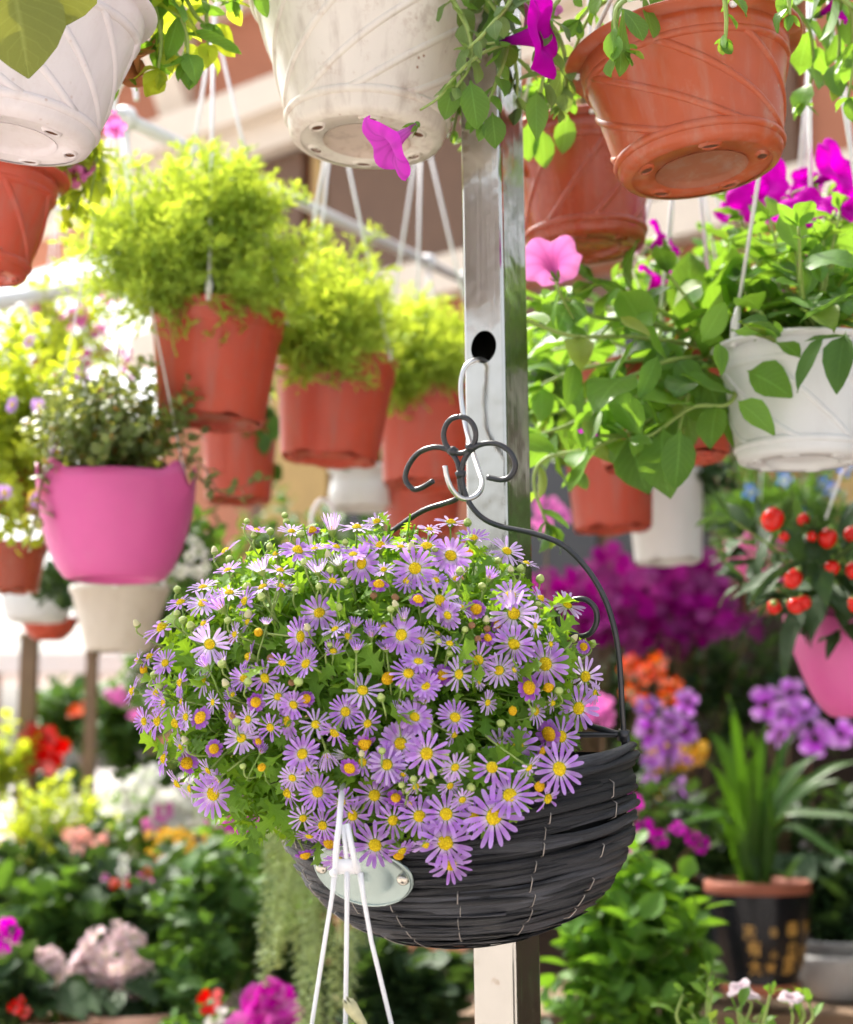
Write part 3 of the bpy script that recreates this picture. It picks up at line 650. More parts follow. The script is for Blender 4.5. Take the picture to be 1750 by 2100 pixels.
for i in range(60):
    a_ = rnd.uniform(R(60), R(222)); k_ = rnd.uniform(.72, 1.02); px, py = 765 + 480 * k_ * math.cos(a_), 1430 - 375 * k_ * math.sin(a_)
    if all((px - q[0]) ** 2 + (py - q[1]) ** 2 > 24 ** 2 for q in FL): FL.append((px, py, rnd.uniform(26, 38), rnd.choice('OOPPH'), (math.cos(a_) * .6, math.sin(a_) * .9 + .1)))
for i in range(150):
    a_ = rnd.uniform(0, 6.28); k_ = math.sqrt(rnd.uniform(.0, .92)); px, py = 765 + 480 * k_ * math.cos(a_), 1425 - 375 * k_ * math.sin(a_)
    if py > 1640 and px < 560: continue
    if all((px - q[0]) ** 2 + (py - q[1]) ** 2 > 29 ** 2 for q in FL): FL.append((px, py, rnd.uniform(22, 36), rnd.choice('OOPPPHYO'), (math.cos(a_) * .5 + rnd.uniform(-.3, .3), math.sin(a_) * .6 + rnd.uniform(-.2, .4))))
big = sorted(range(len(FL)), key=lambda i: -(FL[i][2] if FL[i][3] == 'O' else 0))[:18]
inner = P(790, 1520, 1.31)
flower_pts = []
for i, (px, py, r_, kd, f) in enumerate(FL):
    p, nrm, d = mound_hit(px, py); toc = (CAM - p).normalized()
    p = p + toc * rnd.uniform(-.004, .012) ; d = (p - CAM).dot(FW)
    if f is None: face = nrm * .35 + toc * .9 + UP * .12 + rv(.22)
    else: face = RT * f[0] + UP * f[1] + toc * max(.12, .75 - .45 * (abs(f[0]) + abs(f[1]))) + rv(.1)
    face.normalize(); s = W(r_, d) * 1.14; sp = rnd.uniform(0, 6.28)
    Mx = zbasis(p - bc, face, s, sp) @ Matrix.Diagonal((rnd.uniform(.84, 1.06), rnd.uniform(.84, 1.06), rnd.uniform(.7, 1.6), 1)); flower_pts.append((px, py))
    if i in big:
        fo = inst('flower', CAL, daisy, Mx); n = rnd.choice((15, 16, 17))
        for k in range(n):
            a_ = 2 * math.pi * (k + rnd.uniform(-.2, .2)) / n; el = .1 + rnd.uniform(-.12, .12); dd = Vector((math.cos(a_) * math.cos(el), math.sin(a_) * math.cos(el), math.sin(el)))
            inst('petal', rnd.choice(PET1), fo, basis((math.cos(a_) * .24, math.sin(a_) * .24, .0 + (k % 2) * .02), dd, (-math.cos(a_) * .1, -math.sin(a_) * .1, 1)))
        inst('disc', DISC, fo)
    else:
        me = {'O': OPEN, 'P': PALE, 'Y': YOUNG, 'YM': YOUNG, 'H': HALF[:1] + HALF[2:], 'HW': HALF[1:2], 'D': None}[kd]
        if kd == 'D':
            fo = inst('flower', CAL, daisy, Mx); inst('disc', DISCO, fo, Matrix.Scale(1.9 if r_ < 30 else 1.1, 4))
        else:
            fo = inst('flower', rnd.choice(me), daisy, Mx)
            if kd != 'HW': inst('disc', DISCO if kd[0] == 'Y' else DISC, fo, Matrix.Scale({'O': 1, 'P': .95, 'Y': 1.5, 'YM': 1.3, 'H': .8}[kd], 4))
            inst('calyx', CAL, fo)
    # stalk in world space -> child of plant flower (local)
    q0 = p - face * s * .22; q3 = inner + Vector((rnd.uniform(-.07, .07), rnd.uniform(-.03, .03), rnd.uniform(-.01, .03))); L = (q3 - q0).length
    q1 = q0 - face * L * .2; q2 = q0.lerp(q3, .5) + Vector((0, .01, .012)) - nrm * .02
    mm = MB(); Mi = Mx.inverted(); pts = smooth_path([Mi @ (v - bc) for v in (q0, q1, q2, q3)], 4); mm.add(*tube(pts, .00075 / s, 5)); mm.obj('stalk', M['stem_pale'] if rnd.random() < .6 else M['stem'], fo)

# buds, seed heads
def bud_mesh(mat, l=1.5):
    m = MB(); m.add(*lathe([(.1, -1), (.7, -.7), (1, -.1), (.95, .5), (.6, l * .75), (.15, l)], 9, lambda r_, z, t, i: (r_ * (1 + .08 * math.cos(9 * t)), z))); m.add(*lathe([(.1, -1.1), (.8, -.75), (1.12, -.15), (1.02, .2)], 9), 1); return m.mesh('bud', [mat, M['calyx']])
BUD = [bud_mesh(M['bud'], 1.1), bud_mesh(M['bud_cream'], 1.9), bud_mesh(M['bud'], 1.4)]
BP = []
for cx, cy in [(697, 55), (740, 140), (595, 275), (510, 235), (830, 205), (835, 115), (1275, 180), (290, 455), (55, 660), (290, 600), (325, 635), (370, 670), (585, 635), (705, 610), (785, 500), (700, 435), (1120, 440), (980, 455), (1053, 680), (1232, 560), (1180, 780), (1268, 410), (1540, 570), (1570, 550), (190, 930), (155, 955), (185, 1030), (552, 890), (575, 1010), (705, 1000), (1000, 995), (1485, 1090), (1490, 1400), (1370, 1420), (1675, 1570), (1640, 1635), (1605, 1600), (675, 1490), (340, 1345), (930, 60), (920, 20), (1185, 345), (1015, 130), (1175, 260), (1035, 300), (640, 1230)]: BP.append(((300 + cx / 2.5) * .875, (1200 + cy / 2.5) * .875))
for cx, cy in [(490, 65), (300, 220), (165, 215), (445, 350), (575, 435), (915, 395), (670, 285), (1110, 745), (1220, 775), (905, 540), (320, 765), (385, 830), (600, 640), (105, 1015), (870, 1160), (845, 1105), (1025, 1050), (275, 1545), (175, 1565), (685, 1240), (510, 1390), (355, 1420), (745, 345), (800, 335), (40, 570), (475, 690), (510, 1615), (265, 1230)]: BP.append(((900 + cx / 2.5) * .875, (1200 + cy / 2.5) * .875))
for i, (px, py) in enumerate(BP):
    p, nrm, d = mound_hit(px, py); p = p + (CAM - p).normalized() * rnd.uniform(0, .014)
    fc = (nrm * .4 + UP * .9 + rv(.4)).normalized(); s = rnd.uniform(.0021, .0031)
    Mx = zbasis(p - bc, fc, s); b = inst('bud', BUD[(0, 2, 0, 1, 2)[i % 5]], daisy, Mx)
    q3 = p.lerp(inner, rnd.uniform(.3, .55)); mm = MB(); Mi = Mx.inverted(); pts = smooth_path([Mi @ (v - bc) for v in (p, p - fc * .012, p.lerp(q3, .6) - fc * .008, q3)], 4); mm.add(*tube(pts, .0007 / s, 5)); mm.obj('stalk', M['stem_pale'], b)
for cx, cy in [(1570, 505), (610, 750), (835, 855), (960, 1000), (620, 1190), (2105, 685), (2050, 745), (2015, 665), (1440, 490), (1565, 500), (330, 1155)]:
    px, py = ((300 + cx / 2.5) * .875, (1200 + cy / 2.5) * .875); p, nrm, d = mound_hit(px, py)
    inst('seed_head', DISCD, daisy, zbasis(p - bc, nrm + UP, .012, 0))

# leaves: individual ones on the outside, one mass inside
LM = []
for i in range(7):
    rg = random.Random(i); mm = MB(); rows = [(t, h * rg.uniform(.8, 1.2), e) for t, h, e in LOBED]
    mm.add(*leaf_geo(1, rg.uniform(.62, .85), rows, rg.uniform(.1, .45), rg.uniform(.2, .9), rg.uniform(-.3, .3))); LM.append(mm.mesh('leaf', M['leaf_daisy']))
LGEO = [leaf_geo(1, .72, [(t, h * random.Random(i + 9).uniform(.8, 1.2), e) for t, h, e in LOBED], .25, .3 + .12 * i, .1 * i - .2) for i in range(5)]
def mound_point(k):
    while True:
        v = Vector((rnd.gauss(0, 1), rnd.gauss(0, 1), rnd.gauss(0, 1))).normalized()
        p = mc + Vector((v.x * mr.x, v.y * mr.y, v.z * mr.z * (.86 if v.z > 0 else 1))) * k
        loc = BI @ p
        if loc.z < .0 and (math.hypot(loc.x, loc.y) < BR + .008 or loc.z < -.06): continue   # not inside the bowl
        if p.z < mc.z - mr.z * .75: continue
        if loc.y > .01 and loc.z < .0: continue
        return p, v
for i in range(225):
    p, v = mound_point(rnd.uniform(.84, .96))
    if v.y > .35: v.y = -v.y; p.y = mc.y + v.y * mr.y * .9
    lo = BI @ p
    if lo.z < 0 and lo.y > -.03: continue
    d = (v * .5 + UP * .55 + rv(.7)).normalized()
    inst('leaf', rnd.choice(LM), daisy, basis(p - bc, d, v * .8 + UP * .4 + rv(.3), rnd.uniform(.02, .033)))
mm = MB()
for i in range(3000):
    p, v = mound_point(rnd.uniform(.45, .9) ** .6 * .95); d = (v * .5 + UP * .5 + rv(.8)).normalized()
    mm.add(*LGEO[i % 5], 0, basis(p - bc, d, v * .8 + UP * .5 + rv(.3), rnd.uniform(.017, .029)))
for i in range(260):
    p, v = mound_point(rnd.uniform(.8, .93)); q = inner + Vector((rnd.uniform(-.07, .07), rnd.uniform(-.03, .02), rnd.uniform(-.02, .02)))
    mm.add(*tube(smooth_path([q - bc, q.lerp(p, .5) - bc + rv(.012), p - bc], 3), .0008, 4, False))
for i in range(70):
    a_ = rnd.uniform(R(60), R(190)); px, py = 765 + 470 * math.cos(a_) * rnd.uniform(.7, 1), 1430 - 360 * math.sin(a_) * rnd.uniform(.85, 1.0); p, v, d = mound_hit(px, py); p = p + Vector((0, rnd.uniform(0, .05), rnd.uniform(0, .012))); q = p - v * .05 - Vector((0, 0, .04))
    mm.add(*tube(smooth_path([q - bc, q.lerp(p, .5) - bc + rv(.004), p - bc], 3), .0007, 4, False))
    for k in range(5): mm.add(*LGEO[k % 5], 0, basis(q.lerp(p, .3 + .16 * k) - bc, rv(.8) + Vector((0, 0, .7)), v + rv(.4), rnd.uniform(.01, .017)))
def drape():
    f = R(rnd.uniform(44, 152)); lowz = -.008 - .026 * max(0, math.sin((f - R(44)) / R(108) * math.pi)); z = rnd.uniform(lowz, .03); r_ = (brad(z) if z < 0 else BR) + rnd.uniform(.001, .007) - (.02 if z > .015 else 0)
    p = BM @ Vector((r_ * math.cos(f), -r_ * math.sin(f), z)); v = (BM.to_3x3() @ Vector((math.cos(f), -math.sin(f), .4))).normalized(); return p, v
for i in range(420):
    p, v = drape(); mm.add(*LGEO[i % 5], 0, basis(p - bc, v * .15 + rv(.9) - UP * .1, v + rv(.4), rnd.uniform(.017, .028)))
for i in range(70):
    p, v = drape(); inst('leaf', rnd.choice(LM), daisy, basis(p + v * .002 - bc, v * .2 + rv(.8), v + rv(.3), rnd.uniform(.018, .03)))
o = mm.obj('foliage', M['leaf_daisy'], daisy); o['kind'] = 'stuff'
# ================================================================= POTS
def pot_parts(par, mat, Rt, Rb, H, style='swirl', ribs=9, turn=1.1, holes=6, rim=.008, n=56, ribmat=None, basemat=None):
    """pot standing on z=0 in par's frame; body > ribs, holes; soil"""
    prof = []; th = .0022
    if style == 'swirl':
        neck = Rb + (Rt - Rb) * .86
        outer = [(Rb * .86, .0), (Rb * .96, .0015), (Rb, .006), (Rb + (neck - Rb) * .06, H * .1), (Rb + (neck - Rb) * .4, H * .4), (Rb + (neck - Rb) * .72, H * .64), (neck, H * .8), (neck + .002, H * .82), (neck + .0035, H * .93), (Rt - .001, H * .955), (Rt + rim, H * .965), (Rt + rim + .001, H * .985), (Rt + rim - .001, H)]
    elif style == 'nursery':
        outer = [(Rb * .93, .004), (Rb * .97, .0), (Rb, .004), (Rb + (Rt - Rb) * .8, H * .78), (Rt * .985, H * .785), (Rt, H * .8), (Rt * 1.012, H * .955), (Rt * 1.05, H * .965), (Rt * 1.055, H)]
    elif style == 'bowl':
        outer = [(Rb * .9, 0), (Rb, .003)] + [(Rb + (Rt - Rb) * math.sin(k / 8 * math.pi / 2) ** .8, .003 + (H - .003) * k / 8) for k in range(1, 9)]
    else:
        outer = [(Rb * .93, 0), (Rb, .004), (Rb + (Rt - Rb) * .5, H * .5), (Rt, H * .88), (Rt + rim, H * .9), (Rt + rim, H)]
    inner_ = [(r_ - th - (rim if r_ > Rt else 0), z) for r_, z in outer[::-1] if z > .02]
    rec = .006
    def mod(r_, z, t, i):
        if style == 'nursery' and i < 3: z = z + .0035 * max(0, math.cos(6 * t)) * (1 if i != 0 else .5)
        if style == 'nursery' and 1 < i < 4: r_ = r_ * (1 + .006 * math.cos(12 * t))
        if style == 'tub' or style == 'ear':
            pass
        return r_, z
    m = MB(); m.add(*lathe(outer + inner_ + [(.5 * Rb, .03)], n, mod))
    # underside with recessed centre
    m.add(*lathe([(.0005, rec + .001), (Rb * .5, rec), (Rb * .54, rec - .001), (Rb * .57, .001), (Rb * .88, .0012)], n))
    if style == 'swirl': m.add(*lathe([(.0006, rec + .0006), (Rb * .49, rec - .0004), (Rb * .54, rec - .0016), (Rb * .565, .0006)], n), 1)
    body = m.obj('pot_body', [mat, basemat or mat], par)
    for k in range(holes):
        a_ = 2 * math.pi * (k + .25) / holes; q = Matrix.Translation((Rb * .74 * math.cos(a_), Rb * .74 * math.sin(a_), -.0004)) @ Matrix.Rotation(a_, 4, 'Z') @ Matrix.Diagonal((.75, 1.2, 1, 1))
        hm = MB(); hr_ = Rb * .085; hm.add(*lathe([(hr_ * 1.5, .0016), (hr_ * 1.25, -.0004), (hr_, -.0006), (hr_ * .9, .002)], 14)); hm.add(*lathe([(.0002, .0008), (hr_ * .5, .001 + rnd.uniform(-.0005, .001)), (hr_ * .98, .0006)], 10), 1)
        inst('drain_hole', hm.mesh('drain_hole', [mat, M['hole']]), body, q)
    if style == 'swirl':
        def rad(z):
            for (r0, z0), (r1, z1) in zip(outer, outer[1:]):
                if z0 <= z <= z1: return r0 + (r1 - r0) * (z - z0) / max(1e-6, z1 - z0)
            return outer[-1][0]
        for k in range(abs(ribs)):
            a0 = 2 * math.pi * k / abs(ribs); pts = []
            for i in range(19):
                f = i / 18; z = H * (.13 + .67 * f); t = a0 + turn * (f ** .8) * (1 if ribs > 0 else -1); r_ = rad(z) - .0019; pts.append((r_ * math.cos(t), r_ * math.sin(t), z))
            m = MB(); m.add(*tube(pts, .0038, 10)); m.obj('rib', ribmat or mat, body)
        for z in (H * .125, H * .8):
            m = MB(); r_ = rad(z) - .0018; m.add(*tube([(r_ * math.cos(t * .1309), r_ * math.sin(t * .1309), z) for t in range(49)], .0042, 10, False)); m.obj('rib', ribmat or mat, body)
    m = MB(); m.add([(0, 0, H * .9)] + [((Rt - .008) * math.cos(j * .262), (Rt - .008) * math.sin(j * .262), H * .88 + rnd.uniform(-.004, .004)) for j in range(24)], [(0, j + 1, (j + 1) % 24 + 1) for j in range(24)]); m.obj('soil', M['soil'], par)
    return body
def hanger(par, Rt, H, apex, angs, bar=None, hookl=.05, r_=.0023, lip=.004):
    """three straps from the rim to apex (local), with a hook above; a part 'hanger' with straps below it"""
    apex = Vector(apex); m = MB()
    m.add(*tube(smooth_path([apex, apex + Vector((0, 0, hookl * .6)), apex + Vector((.012, 0, hookl)), apex + Vector((.026, 0, hookl * .8)), apex + Vector((.03, 0, hookl * .45))], 5), .0032, 7))
    m.add(*box((-.007, -.003, -.012), (.007, .003, .004)), None, 0, Matrix.Translation(apex))
    h = m.obj('hanger', M['strap'], par)
    for a_ in angs:
        p = Vector((math.cos(a_) * (Rt + lip), math.sin(a_) * (Rt + lip), H - .004)); m = MB()
        m.add(*tube([apex + Vector((math.cos(a_) * .004, math.sin(a_) * .004, -.006)), p.lerp(apex, .5), p.lerp(apex, .07)], r_, 6, True, .8)); m.add(*tube([p.lerp(apex, .075), p.lerp(apex, .04), p + Vector((0, 0, -.004))], [r_, r_ * 2.1, r_ * 1.3], 6)); m.obj('strap', M['strap'], h)
    return h
def hang_pot(label, px, py, d, mat, Rt, Rb, H, style='swirl', roll=0, pitch=0, yaw=0, ribs=9, hang=None, angs=(.6, 2.7, 4.8), cat='pot', group='hanging plant pots', turn=1.1, **kw):
    o = thing('hanging_pot' if hang else 'plant_pot', label, cat, Matrix.Translation(P(px, py, d)) @ Matrix.Rotation(R(roll), 4, 'Y') @ Matrix.Rotation(R(pitch), 4, 'X') @ Matrix.Rotation(R(yaw), 4, 'Z'), group)
    pot_parts(o, M[mat], Rt, Rb, H, style, ribs, turn, **kw)
    if hang:
        ap = o.matrix_basis.inverted() @ P(*hang); hanger(o, Rt, H, ap, angs)
    return o

potW = hang_pot('large white plastic hanging pot with slanted ribs and dirty underside', 752, 292, 1.45, 'white_pot', .112, .067, .155, yaw=20, roll=2, pitch=-2, ribs=9, turn=1.75, basemat=plastic('stained_base', (.55, .45, .38), .5, (.2, .08, .04), .9), hang=(760, -420, 1.47), angs=(.9, 3.4, 5.4))
potL = hang_pot('pale white hanging pot with ribs behind the two drooping leaves', 22, 288, 1.3, 'white_pot_pink', .09, .063, .118, roll=6, ribs=-9, turn=1.5, yaw=10, hang=(40, -480, 1.32), angs=(1.2, 3.3, 5.4))
potO = hang_pot('tilted terracotta coloured plastic pot with curved ribs and flared rim', 1440, 350, 1.4, 'terracotta', .088, .0685, .108, roll=-7, pitch=-3, ribs=-7, turn=1.75, basemat=plastic('stained_terracotta_base', (.3, .1, .05), .55, (.35, .25, .18), .7), yaw=35, holes=5, rim=.012, hang=(1450, -420, 1.42), angs=(.6, 2.4, 4.4))
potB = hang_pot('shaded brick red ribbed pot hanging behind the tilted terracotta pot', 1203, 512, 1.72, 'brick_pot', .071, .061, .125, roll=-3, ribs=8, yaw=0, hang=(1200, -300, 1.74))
potR = hang_pot('white hanging pot with thin slanted lines under bushy leaves', 1645, 950, 1.62, 'white_pot_clean', .076, .062, .114, ribs=-7, turn=1.3, yaw=50, roll=0, hang=(1655, -260, 1.62), angs=(2.75, .3, 4.9))
potL2 = hang_pot('red swirl ribbed pot below the pale white pot', -42, 566, 1.62, 'red_pot', .066, .045, .105, roll=4, ribs=-7, yaw=0, rim=.01, hang=(-30, 0, 1.64))
rowg = 'row of plain red nursery pots'
potA = hang_pot('plain red nursery pot hanging left of the row, under the widest feathery plant', 432, 868, 2.05, 'red_pot', .081, .065, .14, 'nursery', roll=3, hang=(440, 60, 2.05), angs=(2.6, .2, 4.7), group=rowg)
potBq = hang_pot('plain red nursery pot hanging between two feathery plants with its white clip showing', 675, 945, 2.25, 'red_pot', .08, .066, .14, 'nursery', roll=4, hang=(688, 225, 2.25), angs=(-.5, 2.6, 4.3), group=rowg)
potC = hang_pot('plain red nursery pot hanging just left of the steel post', 880, 998, 2.55, 'red_pot', .082, .07, .145, 'nursery', roll=2, hang=(866, 260, 2.55), angs=(.0, 3.0, 4.4), group=rowg)
potD = hang_pot('red nursery pot half hidden below the leftmost red pot', 490, 1030, 2.75, 'red_pot', .062, .053, .13, 'nursery', roll=0, hang=(500, 600, 2.75), group=rowg)
potE = hang_pot('red nursery pot low behind the basket hook', 865, 1095, 2.95, 'red_pot', .07, .062, .1, 'nursery', hang=(865, 700, 2.95), group=rowg)
potF = hang_pot('red scalloped nursery pot right of the post under trailing leaves', 1258, 1088, 2.45, 'red_pot', .064, .057, .12, 'nursery', roll=-2, hang=(1260, 640, 2.45), group=rowg)
potG = hang_pot('plain white nursery pot beside the red scalloped pot', 1372, 1155, 2.65, 'white_pot_clean', .062, .053, .145, 'nursery', roll=-2, hang=(1380, 700, 2.65), group='hanging plant pots')
potH = hang_pot('red pot mostly hidden by the trailing petunia leaves', 1368, 950, 1.84, 'red_pot', .08, .07, .11, 'nursery', roll=-6, hang=(1405, 120, 1.84), angs=(.4, 2.2, 4.6), group=rowg)
potM = hang_pot('white dome shaped pot with wide flat rim behind the red pots', 742, 1045, 2.95, 'white_pot_clean', .052, .06, .075, 'plain', hang=(745, 700, 2.95))
# pink tubs with lugs
def pink_tub(label, px, py, d, Rt, Rb, H, yaw, hang):
    o = thing('hanging_tub', label, 'pot', Matrix.Translation(P(px, py, d)) @ Matrix.Rotation(R(yaw), 4, 'Z'), 'bright pink tubs')
    prof = [(Rb * .9, 0), (Rb, .003)] + [(Rb + (Rt - Rb) * (math.sin(k / 10 * math.pi / 2) ** .72) * (1 if k < 9 else .985), .003 + (H - .003) * k / 10) for k in range(1, 11)]
    inn = [(r_ - .003, z) for r_, z in prof[::-1] if z > .02]; np_ = len(prof)
    def mod(r_, z, t, i):
        up = 0
        for c in (0, 2.094, 4.189):
            dt = (t - c + math.pi) % (2 * math.pi) - math.pi
            up += .014 * math.exp(-((abs(dt) - .22) / .13) ** 2) - .016 * math.exp(-(dt / .11) ** 2)
            if z > H * .5: r_ += .008 * math.exp(-(dt / .3) ** 2) * (z / H - .5) * 2
        k = max(0, (z / H - .75) / .25); return r_, z + up * k
    m = MB(); m.add(*lathe(prof + inn, 96, mod)); m.add(*lathe([(.0005, .008), (Rb * .62, .007), (Rb * .7, .001), (Rb * .91, .0005)], 96)); m.obj('tub_body', M['pink_tub'], o)
    m = MB(); m.add(*lathe([(.001, H * .84), (Rt * .95, H * .82)], 24)); m.obj('soil', M['soil'], o)
    hanger(o, Rt * .98, H - .012, o.matrix_basis.inverted() @ P(*hang), (0, 2.094, 4.189), r_=.0014)
    return o
tubA = pink_tub('bright pink rounded tub hanging under the ivy', 235, 1190, 2.0, .0945, .06, .122, -22, (235, 250, 2.0))
tubB = pink_tub('pink tub under the red berried plant at the picture edge', 1790, 1470, 2.1, .1, .055, .135, 40, (1790, 800, 2.1))
tubC = pink_tub('small pink tub deep behind the red berries', 1570, 1195, 2.9, .07, .045, .07, 10, (1570, 800, 2.9))

# ================================================================= STEEL RAILS
def rail(label, a, b, r_=.0125, knots=()):
    a, b = P(*a), P(*b); o = thing('steel_rail', label, 'rail', a, 'overhead steel rails'); m = MB(); m.add(*tube([Vector((0, 0, 0)), (b - a) * .5, b - a], r_, 20)); m.obj('tube', M['strap'], o)
    for t_ in knots:
        m = MB(); c = (b - a) * t_; ax_ = (b - a).normalized(); V, Fc, U = lathe([(r_ + .001, -.012), (r_ + .007, -.006), (r_ + .008, .004), (r_ + .002, .012)], 14); m.add(V, Fc, U, 0, zbasis(c, ax_)); m.add(*tube([c + Vector((0, 0, -r_)), c + Vector((.01, 0, -.09)), c + Vector((.0, 0, -.16))], .005, 6)); m.obj('tie', M['strap'], o)
rail('bright steel rail sloping down from the upper left to the post', (60, 150, 2.15), (1010, 602, 3.75), .0105, (.13, .78, .9))
rail('lower bright steel rail at the left picture edge', (-120, 640, 2.5), (330, 560, 3.3), .014, ())

# ================================================================= PETUNIAS
def petunia_mesh(name, mat, Lt=1.0, Rl=1.0, seed=0, flare=.35):
    rg = random.Random(seed); ph = rg.uniform(0, 6.28); n = 40; V = []; U = []
    rings = [(.07, 0), (.1, .25), (.15, .5), (.22, .75), (.3, .92), (.42, 1.02), (.6, 1.09), (.78, 1.12), (.92, 1.11), (1., 1.05)]
    for i, (r_, z) in enumerate(rings):
        wv = max(0, (r_ - .35) / .65)
        for j in range(n):
            t = 2 * math.pi * j / n; lob = 1 - .16 * wv * abs(math.sin(2.5 * t)) ** 6 * 1.0
            rr = r_ * Rl * (lob + .035 * wv * math.sin(7 * t + ph)); zz = z * Lt + wv * Rl * (.1 * math.sin(5 * t + math.pi / 2 + .3) + .07 * math.sin(3 * t + ph) + flare * (r_ - .4) * -.4)
            V.append((rr * math.cos(t), rr * math.sin(t), zz)); U.append((j / n, i / (len(rings) - 1)))
    Fc = [(i * n + j, i * n + (j + 1) % n, (i + 1) * n + (j + 1) % n, (i + 1) * n + j) for i in range(len(rings) - 1) for j in range(n)]
    m = MB(); m.add(V, Fc, U); return m.mesh(name, mat)
def sepals():
    m = MB()
    for k in range(5):
        a_ = 2 * math.pi * k / 5; m.add(*leaf_geo(.42, .13, LANCE, .3, -.2), 0, basis((math.cos(a_) * .04, math.sin(a_) * .04, -.03), (math.cos(a_) * .35, math.sin(a_) * .35, 1), (math.cos(a_), math.sin(a_), -.3)))
    m.add(*blob(.09, .09, .09, 7, 5), None, 0); return m.mesh('calyx', M['leaf_petunia'])
SEP = sepals()
PET = {k: [petunia_mesh('flower', M[k], 1.05, 1, i) for i in range(3)] for k in ('petunia_mag', 'petunia_pink', 'petunia_lilac', 'petunia_white', 'petunia_blush')}
PLEAF = {}
for key, rows, wd in (('petunia', OVATE, .56), ('spat', SPAT, .46), ('lance', LANCE, .3), ('round', ROUND, .9)):
    for mt in ('leaf_petunia', 'leaf_petunia_grey', 'leaf_mid', 'leaf_dark', 'leaf_lime', 'leaf_ivy'):
        PLEAF[key, mt] = []
        for i in range(8):
            rg = random.Random(50 + i); mm = MB(); mm.add(*leaf_geo(1, wd * rg.uniform(.75, 1.2), rows, rg.uniform(.1, .55), rg.uniform(-.3, 1.5), rg.uniform(-.7, .7), rg.uniform(.02, .08), i)); PLEAF[key, mt].append(mm.mesh('leaf', M[mt]))
def stem_leaves(root, org, pts, leafset, size, step, r0=.0024, stemmat='stem_pale', droop=.2, tip=5, first=.12, up=.5, k=6):
    """a stem part with leaf parts along it; pts in world coords"""
    sp = smooth_path(pts, k); m = MB(); n = len(sp)
    m.add(*tube([p - org for p in sp], [r0 * (1 - .45 * i / (n - 1)) for i in range(n)], 6)); m.obj('stem', M[stemmat], root)
    cum = [0]
    for i in range(1, n): cum.append(cum[-1] + (sp[i] - sp[i - 1]).length)
    L = cum[-1]; s = L * first; side = rnd.uniform(0, 6.28)
    while s < L * .97:
        i = next(j for j in range(1, n) if cum[j] >= s); T = (sp[i] - sp[i - 1]).normalized(); p = sp[i - 1].lerp(sp[i], (s - cum[i - 1]) / max(1e-6, cum[i] - cum[i - 1]))
        a_ = T.cross(Vector((0, 0, 1))); a_ = a_.normalized() if a_.length > .05 else Vector((1, 0, 0)); b_ = T.cross(a_)
        side += 2.4 + rnd.uniform(-.5, .5); o_ = a_ * math.cos(side) + b_ * math.sin(side)
        d = o_ * .85 + T * .5 + Vector((0, 0, up * rnd.uniform(.2, .6) - droop * rnd.uniform(0, 1.4))) + rv(.2)
        nn = Vector((0, 0, 1)) + T * .3 + rv(.35) + (CAM - p).normalized() * .25
        inst('leaf', rnd.choice(PLEAF[leafset]), root, basis(p - org, d, nn, size * 1.15 * rnd.uniform(.65, 1.2) * (1 - .3 * s / L)))
        s += step * .78 * rnd.uniform(.7, 1.3)
    T = (sp[-1] - sp[-2]).normalized()
    for q in range(tip):
        d = T * .8 + rv(.9); inst('leaf', rnd.choice(PLEAF[leafset]), root, basis(sp[-1] - org, d, T * -.2 + Vector((0, 0, .8)) + rv(.4), size * rnd.uniform(.3, .6)))
def trumpet(root, org, p, face, rad, key, Lt=None, stalk=None, sx=1.0, sep=True):
    """petunia bloom whose mouth centre is near p and looks along face"""
    f = Vector(face).normalized(); o = inst('flower', rnd.choice(PET[key]), root, zbasis(p - org - f * rad * 1.05, f, rad, rnd.uniform(0, 6.28)))
    if sep: inst('calyx', SEP, o)
    if stalk is not None:
        q = p - f * rad * 1.05; m = MB(); m.add(*tube(smooth_path([q - org, q - f * rad * .7 - org, Vector(stalk) - org], 5), .0013, 5)); m.obj('flower_stalk', M['stem_pale'], root)
def arc(p0, az, out, rise, drop, j=.02):
    """world stem: from p0 rises, goes out along azimuth az, then droops"""
    d = Vector((math.cos(az), math.sin(az), 0)); return [p0, p0 + d * out * .3 + Vector((0, 0, rise)) + rv(j), p0 + d * out * .7 + Vector((0, 0, rise * .9 - drop * .25)) + rv(j), p0 + d * out + Vector((0, 0, rise * .5 - drop)) + rv(j)]
def pot_top(o, H): return o.matrix_basis @ Vector((0, 0, H))

# --- plant of the white pot and of the terracotta pot (top)
org = pot_top(potW, .15); pl1 = thing('petunia_plant', 'petunia trailing over the right of the large white pot with a magenta bloom hanging down', 'plant', org, 'petunias in hanging pots')
L1 = ('petunia', 'leaf_petunia_grey'); L1b = ('petunia', 'leaf_petunia')
for pts, sz, st in [([P(905, -40, 1.4), P(960, 60, 1.36), P(965, 130, 1.35), P(935, 180, 1.34)], .034, .02), ([P(930, -60, 1.4), P(1010, 10, 1.38), P(1040, 90, 1.37), P(1010, 190, 1.36), P(985, 250, 1.36)], .036, .019),
                    ([P(960, -60, 1.4), P(1080, 0, 1.36), P(1120, 80, 1.36), P(1110, 190, 1.38)], .04, .018), ([P(900, -50, 1.45), P(1020, 40, 1.44), P(1060, 150, 1.45), P(1050, 260, 1.46)], .036, .02),
                    ([P(940, -60, 1.42), P(1110, 30, 1.42), P(1160, 120, 1.43), P(1150, 220, 1.44)], .036, .018), ([P(920, -40, 1.5), P(980, 60, 1.5), P(950, 170, 1.5), P(930, 270, 1.5)], .03, .02), ([P(700, -80, 1.42), P(600, -60, 1.4), P(480, 0, 1.42)], .04, .03),
                    ([P(950, -80, 1.4), P(1050, -20, 1.35), P(1000, 60, 1.33), P(960, 100, 1.33)], .03, .018)]:
    stem_leaves(pl1, org, pts, L1 if rnd.random() < .6 else L1b, sz * .8, st * .7, droop=.75, up=.15)
